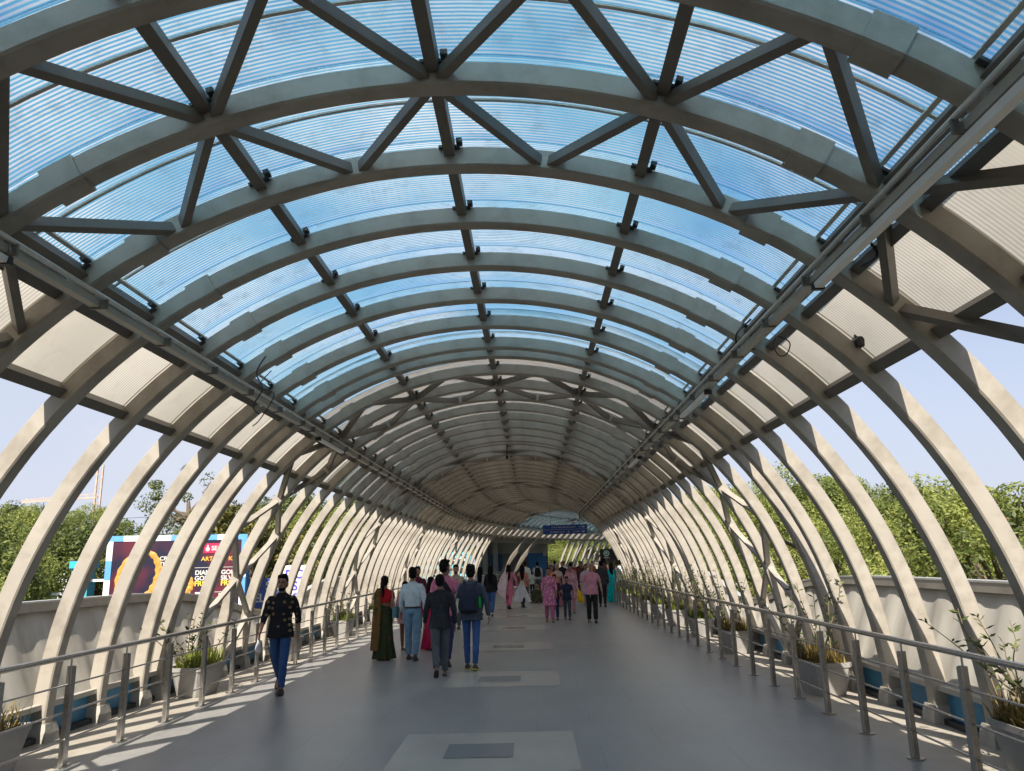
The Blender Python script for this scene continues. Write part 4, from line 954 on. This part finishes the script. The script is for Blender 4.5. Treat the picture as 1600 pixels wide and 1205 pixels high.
def pack(P, root, m, w_=.15, d_=.12, z0=.93, z1=1.42):
    q = MB()
    q.loft([[P(w_ * a * cx, -.13 - d_ * (.5 + .5 * cy) * b_, z) for cx, cy in ((-1, -1), (1, -1), (1.05, 0), (.85, 1), (-.85, 1), (-1.05, 0))] for z, a, b_ in ((z0, .85, .6), (z0 + .04, 1, .95), (z0 + .25, 1, 1.1), (z1 - .08, .95, .9), (z1, .6, .4))])
    o = solid(q, 'backpack', m, root, .012, .01)
    q = MB(); q.box(P(0, -.13 - d_ * 1.08, z0 + .14), (w_ * .7, .03, .10)); q.tube([P(-.04, -.16, z1 - .01), P(0, -.17, z1 + .05), P(.04, -.16, z1 - .01)], .008, 6); solid(q, 'pocket', m, o, .010, .004)
    for sg in (-1, 1):
        q = MB(); q.tube([P(sg * .10, -.13, z1 - .06), P(sg * .115, -.03, 1.462), P(sg * .12, .09, 1.38), P(sg * .13, .12, 1.22), P(sg * .16, .02, 1.05), P(sg * .14, -.12, 1.0)], .02, 8, [.01] * 6); q.build('strap', m, o, True, 60)
    return o

jean = cloth('blue_denim', (.035, .075, .17)); jeanL = cloth('light_denim', (.14, .24, .33)); jeanD = cloth('dark_denim', (.02, .035, .08)); jeanM = cloth('mid_denim', (.05, .10, .24))
blk = cloth('black_cloth', (.018, .018, .020)); grey = cloth('charcoal_cloth', (.07, .075, .08)); wht = cloth('white_cloth', (.68, .68, .68)); navy = cloth('navy_cloth', (.018, .025, .05))
pinkT = cloth('dusty_pink_jersey', (.52, .22, .26)); maroon = cloth('maroon_cloth', (.09, .015, .03)); pinkF = cloth('pink_floral', (.46, .13, .24), 'floral', (.65, .42, .42), 13)

# man in black shirt with gold dots, walking towards the viewer
r_, A, J, Z, P, H = person(-3.80, 11.75, 1.68, 184, 'man in a black shirt with gold dots and blue jeans walking towards the viewer', cloth('black_gold_dots', (.010, .010, .013), 'dots', (.17, .115, .06), 11.5), cloth('deep_blue_jeans', (.022, .06, .16)),
    0, 'full beard', ((15, 4), (-13, 30)), ((-8, 15, 14), (12, 13, 22)), 'roll', vox=.008, trouser_k=.92, fold=.014)
q = MB()
for sg in (-1, 1): q.tube([H(sg * .031 + .020 * cos(t), .096, .020 + .015 * sin(t)) for t in [2 * pi * j / 12 for j in range(13)]], .0022, 5)
q.tube([H(-.011, .097, .022), H(.011, .097, .022)], .002, 5)
for sg in (-1, 1): q.tube([H(sg * .051, .094, .024), H(sg * .078, .0, .02)], .002, 5)
q.build('glasses', M['dark'], r_, True)
hand = A[1][2] + A[1][3] * .09
hand_w = r_.matrix_basis
bpy.context.view_layer.update()
q = MB(); q.loft([[Vector((a * rr * cos(t), rr * sin(t) * .5 + .01 * i, -z_)) for t, a in [(2 * pi * j / 10, 1 + .25 * sin(j * 2.1 + i)) for j in range(10)]] for i, (z_, rr) in enumerate(((-.03, .012), (.0, .016), (.05, .022), (.10, .035), (.16, .05), (.20, .045), (.22, .015)))])
hw = r_.matrix_world @ hand
tag(q.build('folded_cloth', cloth('pale_blue_cloth', (.45, .50, .56), 'check', (.25, .18, .12), 20), None, True, 70, loc=hw), 'crumpled pale checked cloth held by the man in the dotted shirt', 'cloth')

# woman in green and orange saree seen from behind
sar = cloth('dark_green_saree', (.035, .045, .018), 'floral', (.10, .045, .015), 7); orng = cloth('orange_saree_edge', (.34, .12, .04)); redb = cloth('red_blouse', (.42, .012, .02))
r_, A, J, Z, P, H = person(-2.93, 15.35, 1.56, -4, 'woman from behind in a dark green saree with red blouse and black plait', redb, sar, 0, 'pony', ((2, 1), (-2, 4)), ((6, 10, 15), (-4, 8, 50)), 'half', 'saree', True, .010, 'sandal')
slab('saree_drape', [(P(-.185, -.02, 1.44), P(-.06, -.03, 1.475)), (P(-.205, -.11, 1.36), P(-.05, -.12, 1.38)), (P(-.205, -.135, 1.15), P(-.05, -.14, 1.15)), (P(-.225, -.15, .85), P(-.04, -.165, .85)), (P(-.24, -.17, .5), P(-.05, -.19, .5)), (P(-.25, -.19, .2), P(-.08, -.21, .18))], .012, cloth('olive_orange_drape', (.16, .085, .025), 'floral', (.05, .06, .02), 5), r_)
slab('saree_wrap', [(P(-.20, -.05, 1.40), P(-.19, .06, 1.40)), (P(-.16, -.135, 1.20), P(-.15, -.11, 1.08)), (P(.0, -.14, 1.12), P(.0, -.125, .98)), (P(.15, -.10, 1.05), P(.16, -.10, .92)), (P(.18, .02, 1.02), P(.18, .02, .9))], .012, sar, r_)
q = MB(); bx = P(.255, -.03, .98); q.loft([[bx + Vector((.045 * a, .13 * b_, z)) for a, b_ in ((-1, -1), (1, -1), (1, 1), (-1, 1))] for z in (-.14, -.12, .06, .10)]); hb = q.build('shoulder_bag', cloth('teal_bag', (.10, .19, .22)), None, False)
bpy.context.view_layer.update(); hb.matrix_world = r_.matrix_world.copy(); tag(hb, 'teal shoulder bag hanging beside the woman in the green saree', 'bag')
q = MB(); q.tube([bx + Vector((0, -.1, .08)), P(.19, -.09, 1.35), P(.165, 0, 1.475), P(.19, .08, 1.35), bx + Vector((0, .1, .08))], .008, 6); q.build('strap', cloth('grey_strap', (.25, .25, .25)), hb)
person(-3.15, 16.4, 1.46, -2, 'person mostly hidden in front of the woman in the green saree', orng, grey, 0, 'bun', style='tunic', female=True, vox=.014, group='people walking through')

# man in pale blue shirt, light jeans, from behind
r_, A, J, Z, P, H = person(-2.36, 15.25, 1.70, -3, 'man from behind in a pale blue shirt tucked into faded jeans', cloth('pale_blue_shirt', (.50, .58, .62)), jeanL, 0, 'full', ((6, 2), (-6, 8)), ((4, 12, 16), (-4, 12, 14)), 'full', tcol='tucked', vox=.010, trouser_k=1.05)
q = MB(); q.loft([[P(.172 * cos(t), .122 * sin(t), z) for t in [2 * pi * j / 24 for j in range(24)]] for z in (.955, .99)]); q.build('belt', M['shoe'], r_, True, 50)
# woman in crimson dress ahead of him
person(-2.22, 16.9, 1.50, -6, 'woman in a crimson dress just ahead of the man in pale blue', cloth('crimson_dress', (.42, .012, .06)), cloth('crimson_skirt', (.40, .012, .06)), 0, 'long', ((10, 5), (-10, 15)), style='skirt', female=True, vox=.012, feet='sandal')
person(-2.78, 16.9, 1.42, -2, 'girl in a pale pink frock between the saree and the pale blue shirt', cloth('pale_pink', (.5, .3, .3)), cloth('skin_leggings', (.30, .12, .09)), 0, 'long', ((10, 5), (-10, 15)), style='tunic', female=True, vox=.013, feet='sandal', trouser_k=.8)

# man in black shirt and grey trousers, striding away
r_, A, J, Z, P, H = person(-1.55, 12.95, 1.60, 10, 'man striding away in an untucked black shirt and grey trousers, left heel lifted', cloth('black_shirt_lined', (.012, .012, .015), 'check', (.024, .024, .027), 17), grey, 2, 'short', ((-14, 28), (7, 2)), ((10, 14, 20), (-12, 14, 26)), 'full', vox=.008, feet='sandal', fold=.016, turn=-6)
# tall man in pink t-shirt beyond
r_, A, J, Z, P, H = person(-1.62, 14.35, 1.83, -6, 'tall man in a pink t-shirt with a black sling', cloth('rose_pink_tee', (.55, .17, .26)), cloth('indigo_trousers', (.03, .03, .09)), 2, 'full', ((8, 4), (-10, 14)), ((6, 14, 30), (-6, 12, 30)), 'half', vox=.009, turn=-35)
slab('sling', [(P(-.12, -.05, 1.47), P(-.05, -.07, 1.47)), (P(-.02, -.14, 1.30), P(.06, -.14, 1.34)), (P(.10, -.14, 1.10), P(.17, -.11, 1.16))], .02, blk, r_, 0)
# man with dark backpack
r_, A, J, Z, P, H = person(-1.10, 13.75, 1.73, -6, 'man from behind with a navy backpack, blue jeans and yellow-soled black trainers', cloth('dark_check_shirt', (.03, .035, .05), 'check', (.11, .13, .17), 15), cloth('faded_blue_jeans', (.035, .075, .20)), 0, 'full', ((6, 3), (-7, 6)), ((16, 16, 55), (-4, 20, 14)), 'full', vox=.008, trouser_k=.88, extra={'sole': mat('yellow_sole', (.60, .48, .02), .5)})
pack(P, r_, cloth('navy_pack', (.022, .026, .045)))
q = MB(); q.ball(P(.17, -.12, 1.10), (.03, .05, .11), 10, 8); q.build('green_bag_edge', cloth('green_cloth', (.01, .28, .05)), r_, True)
slab('cream_bag', [(P(-.20, -.16, 1.16), P(-.19, -.05, 1.16)), (P(-.225, -.19, 1.03), P(-.21, -.02, 1.03)), (P(-.20, -.16, .93), P(-.19, -.05, .93))], .05, cloth('cream_cloth', (.5, .45, .36)), r_, 0)
# two men coming the other way behind the group
person(-3.15, 21.2, 1.70, 178, 'bearded man facing the viewer in a dark maroon shirt behind the group', maroon, jeanD, 1, 'full beard', vox=.012)
person(-2.18, 22.0, 1.72, 180, 'bearded man facing the viewer in a beige shirt behind the group', cloth('beige_shirt', (.36, .30, .22)), grey, 1, 'full beard', vox=.012)
# woman with long hair and jeans walking away
r_, A, J, Z, P, H = person(-1.46, 26.7, 1.66, -4, 'woman walking away with long black hair, black top and blue jeans', blk, jeanM, 1, 'long', ((10, 2), (-12, 24)), ((8, 10, 30), (-6, 10, 15)), 'full', female=True, vox=.012, extra={'sole': wht}, trouser_k=1.1)
person(-1.86, 27.4, 1.62, -8, 'person in a pale grey top walking beside the long-haired woman in jeans', cloth('pale_grey_top', (.45, .42, .42)), jeanD, 1, 'long', female=True, vox=.014)
# woman in pink with white shawl
r_, A, J, Z, P, H = person(-.95, 30.4, 1.66, -10, 'woman walking away in pink with a white shawl flying out at her left', cloth('baby_pink', (.60, .20, .28)), cloth('rose_pink', (.62, .16, .25)), 1, 'long', ((12, 4), (-14, 22)), ((0, 38, 10), (-4, 30, 12)), 'full', 'kurta', True, .012)
slab('shawl', [(P(-.14, -.09, 1.46), P(.02, -.12, 1.46)), (P(-.27, -.13, 1.3), P(.0, -.16, 1.3)), (P(-.37, -.14, 1.05), P(-.02, -.2, 1.05)), (P(-.50, -.18, .76), P(-.06, -.24, .76)), (P(-.34, -.2, .50), P(-.10, -.26, .42))], .014, cloth('white_pink_shawl', (.70, .55, .58)), r_, .012)
r_, A, J, Z, P, H = person(-.42, 31.6, 1.64, -12, 'woman walking away in a peach top and jeans with a white shawl flowing behind', cloth('peach_top', (.55, .26, .20)), jeanD, 1, 'long', ((14, 4), (-14, 20)), ((6, 16, 16), (-6, 16, 16)), 'full', 'shirt', True, .012)
slab('shawl', [(P(-.05, -.14, 1.05), P(.05, -.14, 1.05)), (P(-.18, -.19, .8), P(.14, -.19, .8)), (P(-.30, -.24, .5), P(.28, -.22, .5)), (P(-.34, -.28, .22), P(.42, -.26, .20))], .014, cloth('white_shawl', (.66, .68, .72)), r_, .02)
q = MB(); q.loft([[P(-.22 + .03 * a, -.10 + .1 * b_, z) for a, b_ in ((-1, -1), (1, -1), (1, 1), (-1, 1))] for z in (.95, .98, 1.25, 1.28)]); q.build('grey_bag', cloth('grey_bag_cloth', (.14, .16, .17)), r_)
person(-.38, 40.5, 1.74, 0, 'man in a white shirt walking away before the brown door', wht, grey, 1, 'short', vox=.016)
r_, A, J, Z, P, H = person(.25, 42.5, 1.72, 4, 'person with a black backpack walking away before the blue wall', cloth('pale_tee', (.5, .52, .55)), cloth('olive_trousers', (.10, .10, .08)), 1, 'short', vox=.016); pack(P, r_, blk)
person(-.05, 41.6, 1.22, 10, 'child in a pale mint top near the blue wall', cloth('mint_top', (.45, .58, .52)), blk, 1, 'short', vox=.014, sleeve='half')
# family coming forward
r_, A, J, Z, P, H = person(.47, 23.5, 1.57, 182, 'woman facing the viewer in a pink floral tunic and matching trousers', pinkF, cloth('plain_pink', (.44, .11, .22)), 0, 'bun', ((9, 3), (-8, 16)), ((4, 12, 14), (-6, 12, 14)), 'roll', 'kurta', True, .010, 'sandal')
person(.66, 24.4, 1.34, 178, 'boy in a white face mask and maroon shirt behind the woman in pink', maroon, jeanD, 0, 'full', vox=.012)
r_, A, J, Z, P, H = person(1.03, 24.2, 1.27, 180, 'boy facing the viewer in a navy polo shirt and dark trousers', navy, grey, 0, 'full', ((7, 3), (-8, 16)), ((6, 12, 14), (30, 12, 60)), 'half', vox=.010, group='people walking through')
r_, A, J, Z, P, H = person(1.70, 22.95, 1.68, 182, 'balding man facing the viewer in a dusty pink t-shirt and black trousers', pinkT, blk, 1, 'bald', ((6, 2), (-5, 10)), ((4, 20, 14), (-4, 20, 16)), 'half', vox=.008, trouser_k=1.12, fold=.014)
q = MB(); q.tube([P(.06, .115, .9), P(.055, .118, .72)], .006, 6); q.build('drawstring', wht, r_)
# people behind them
r_, A, J, Z, P, H = person(1.30, 27.2, 1.60, 180, 'woman in pale pink behind the boy in navy, holding a yellow bag', cloth('faded_pink', (.48, .24, .27), 'floral', (.6, .45, .45), 9), cloth('faded_pink2', (.42, .2, .24)), 0, 'bun', ((8, 2), (-8, 12)), ((6, 10, 16), (10, 16, 20)), 'full', 'kurta', True, .012, 'sandal')
bpy.context.view_layer.update()
hw = r_.matrix_world @ (A[0][2] + A[0][3] * .1)
q = MB(); q.loft([[Vector((rr * cos(t) * (1 + .2 * sin(3 * t)) + .08 * i * .4, rr * .5 * sin(t), -z_)) for t in [2 * pi * j / 12 for j in range(12)]] for i, (z_, rr) in enumerate(((-.02, .015), (.04, .03), (.14, .07), (.30, .11), (.42, .10), (.46, .04)))])
tag(q.build('carrier_bag', cloth('yellow_bag', (.72, .42, .01)), None, True, 60, loc=(hw.x - .02, hw.y - .45, hw.z + .1)), 'bright yellow carrier bag held low beside the boy in navy', 'bag')
crowd = [(.70, 29.5, 1.60, 180, 'woman in an orange scarf behind the woman in floral pink', cloth('orange_scarf', (.62, .22, .12)), grey, 0, 'long', 'kurta', True),
 (.98, 31.2, 1.62, 180, 'grey-haired woman in a cream shawl behind the boy in navy', cloth('cream_shawl', (.45, .38, .33)), cloth('dull_rose', (.35, .15, .17)), 1, 'grey bun', 'saree', True),
 (1.55, 32.0, 1.66, 0, 'woman from behind in a pink checked top', cloth('pink_check', (.45, .14, .20), 'check', (.55, .35, .38), 6), navy, 0, 'pony', 'kurta', True),
 (2.10, 31.0, 1.60, 178, 'woman in a white and violet tunic left of the balding man', cloth('violet_print', (.50, .42, .55), 'floral', (.20, .08, .35), 6), cloth('cream_trousers', (.45, .42, .40)), 0, 'bun', 'kurta', True),
 (1.45, 38.5, 1.70, 180, 'man in a dark jacket deep in the crowd', blk, grey, 0, 'short', 'shirt', False),
 (2.05, 41.0, 1.68, 180, 'man in a red-brown shirt deep in the crowd', cloth('red_brown', (.22, .05, .04)), grey, 0, 'short', 'shirt', False),
 (2.60, 42.5, 1.70, 180, 'man in a maroon jumper deep in the crowd behind the balding man', maroon, jeanD, 0, 'short', 'shirt', False),
 (2.35, 37.5, 1.64, 176, 'woman in a dark brown kurta deep in the crowd', cloth('dark_brown', (.07, .035, .025)), grey, 0, 'bun', 'kurta', True),
 (1.75, 44.5, 1.72, 0, 'man in a white shirt deep in the crowd, back turned', wht, navy, 0, 'short', 'shirt', False),
 (1.30, 46.0, 1.76, 0, 'man in a slate grey shirt at the left rim of the crowd', cloth('slate', (.09, .10, .13)), navy, 0, 'short', 'shirt', False),
 (2.65, 30.2, 1.72, -4, 'man from behind in a charcoal shirt just right of the balding man', cloth('charcoal_shirt', (.045, .045, .05)), blk, 2, 'short', 'shirt', False),
 (3.45, 38.0, 1.82, 0, 'tall man in brown beyond the man in charcoal', cloth('brown_shirt', (.10, .05, .04)), navy, 2, 'short', 'shirt', False),
 (3.60, 35.6, 1.58, 180, 'woman in a teal-blue dress beside the turquoise saree', cloth('deep_teal', (.03, .13, .20)), cloth('deep_teal2', (.03, .10, .16)), 0, 'bun', 'kurta', True),
 (2.85, 47.0, 1.70, 180, 'man in an olive shirt at the back of the crowd', cloth('olive_shirt', (.14, .13, .06)), grey, 0, 'short', 'shirt', False),
 (3.55, 46.5, 1.70, 180, 'woman in a rust tunic at the back of the crowd', cloth('rust_tunic', (.30, .09, .03)), grey, 0, 'bun', 'kurta', True)]
for x, y, h, rz, lab, t_, b_, sk_, hr_, st_, fm_ in crowd:
    person(x, y, h, rz, lab, t_, b_, sk_, hr_, ((8, 3), (-8, 14)), style=st_, female=fm_, vox=.016, feet='sandal' if fm_ else 'shoe')
turq = cloth('turquoise_saree', (.0, .50, .52))
r_, A, J, Z, P, H = person(3.35, 33.4, 1.60, 2, 'woman from behind in a bright turquoise saree by the right railing', cloth('turquoise_blouse', (.01, .22, .30)), turq, 0, 'long', ((6, 3), (-6, 8)), ((4, 8, 20), (-2, 8, 10)), 'half', 'saree', True, .012, 'sandal')
slab('saree_drape', [(P(-.19, -.02, 1.44), P(.06, -.03, 1.475)), (P(-.21, -.12, 1.34), P(.12, -.12, 1.36)), (P(-.21, -.15, 1.1), P(.15, -.15, 1.1)), (P(-.22, -.17, .7), P(.17, -.17, .7)), (P(-.22, -.19, .25), P(.16, -.19, .22))], .014, turq, r_)
person(4.05, 36.2, 1.72, -20, 'man in a white t-shirt and dark trousers leaning by the far right railing', wht, navy, 0, 'short', sleeve='half', vox=.014)

# woman sitting on the floor against the left side of the crowd
def seated(x, y, rz, label):
    root = empty('person', (x, y, 0), R(rz)); b = MB()
    b.ball((0, .02, .74), (.075, .088, .105), 14, 10); b.ball((0, .07, .69), (.05, .05, .06), 10, 8); b.tube([(0, .105, .745), (0, .118, .72)], [.008, .014], 8)
    b.tube([(0, 0, .55), (0, .01, .66)], [.055, .048], 10)
    for sg in (-1, 1):
        b.tube([(sg * .16, 0, .50), (sg * .22, .06, .30), (sg * .12, .26, .26)], [.045, .038, .026], 10)
        b.tube([(sg * .09, .0, .12), (sg * .17, .34, .30), (sg * .10, .46, .06)], [.085, .06, .04], 10); b.tube([(sg * .10, .44, .045), (sg * .10, .60, .03)], [.035, .025], 8)
        for j in range(4): b.tube([(sg * (.11 - .015 * j), .27, .25), (sg * (.10 - .018 * j), .33, .235), (sg * (.09 - .018 * j), .35, .21)], [.009, .008, .006], 6)
        b.tube([(sg * .13, .26, .26), (sg * .15, .31, .27)], [.01, .007], 6)
    b.loft([[Vector((rx * cos(t), ry * sin(t), z)) for t in [2 * pi * j / 14 for j in range(14)]] for z, rx, ry in ((.02, .15, .13), (.2, .16, .13), (.42, .15, .10), (.55, .13, .07), (.58, .05, .05))])
    solid(b, 'body', SK[0], root, .012, 0, None, 2)
    q = MB(); q.ball((0, -.005, .79), (.085, .088, .085), 14, 10); q.ball((0, -.05, .70), (.07, .06, .09), 12, 8); solid(q, 'hair', M['hair'], root, .012, .012, har, 1)
    q = MB(); q.loft([[Vector((rx * cos(t), cy + ry * sin(t), z)) for t in [2 * pi * j / 20 for j in range(20)]] for z, rx, ry, cy in ((.01, .34, .38, .16), (.08, .33, .36, .16), (.20, .27, .26, .12), (.34, .19, .17, .04), (.50, .175, .12, 0), (.56, .10, .07, 0))])
    for sg in (-1, 1): q.tube([(sg * .09, .02, .14), (sg * .17, .34, .30), (sg * .11, .43, .10)], [.11, .085, .07], 10); q.tube([(sg * .15, 0, .51), (sg * .20, .03, .38)], [.06, .055], 10)
    solid(q, 'draped_clothes', cloth('dark_olive_dress', (.045, .05, .03)), root, .014, .02)
    for sg in (-1, 1): q = MB(); q.ball((sg * .028, .102, .755), (.012, .007, .006), 8, 6); q.build('eye', M['eye'], root, True)
    tag(root, label, 'person', 'people walking through')
seated(.16, 34.4, 175, 'woman in dark clothes sitting on the floor left of the woman in floral pink')
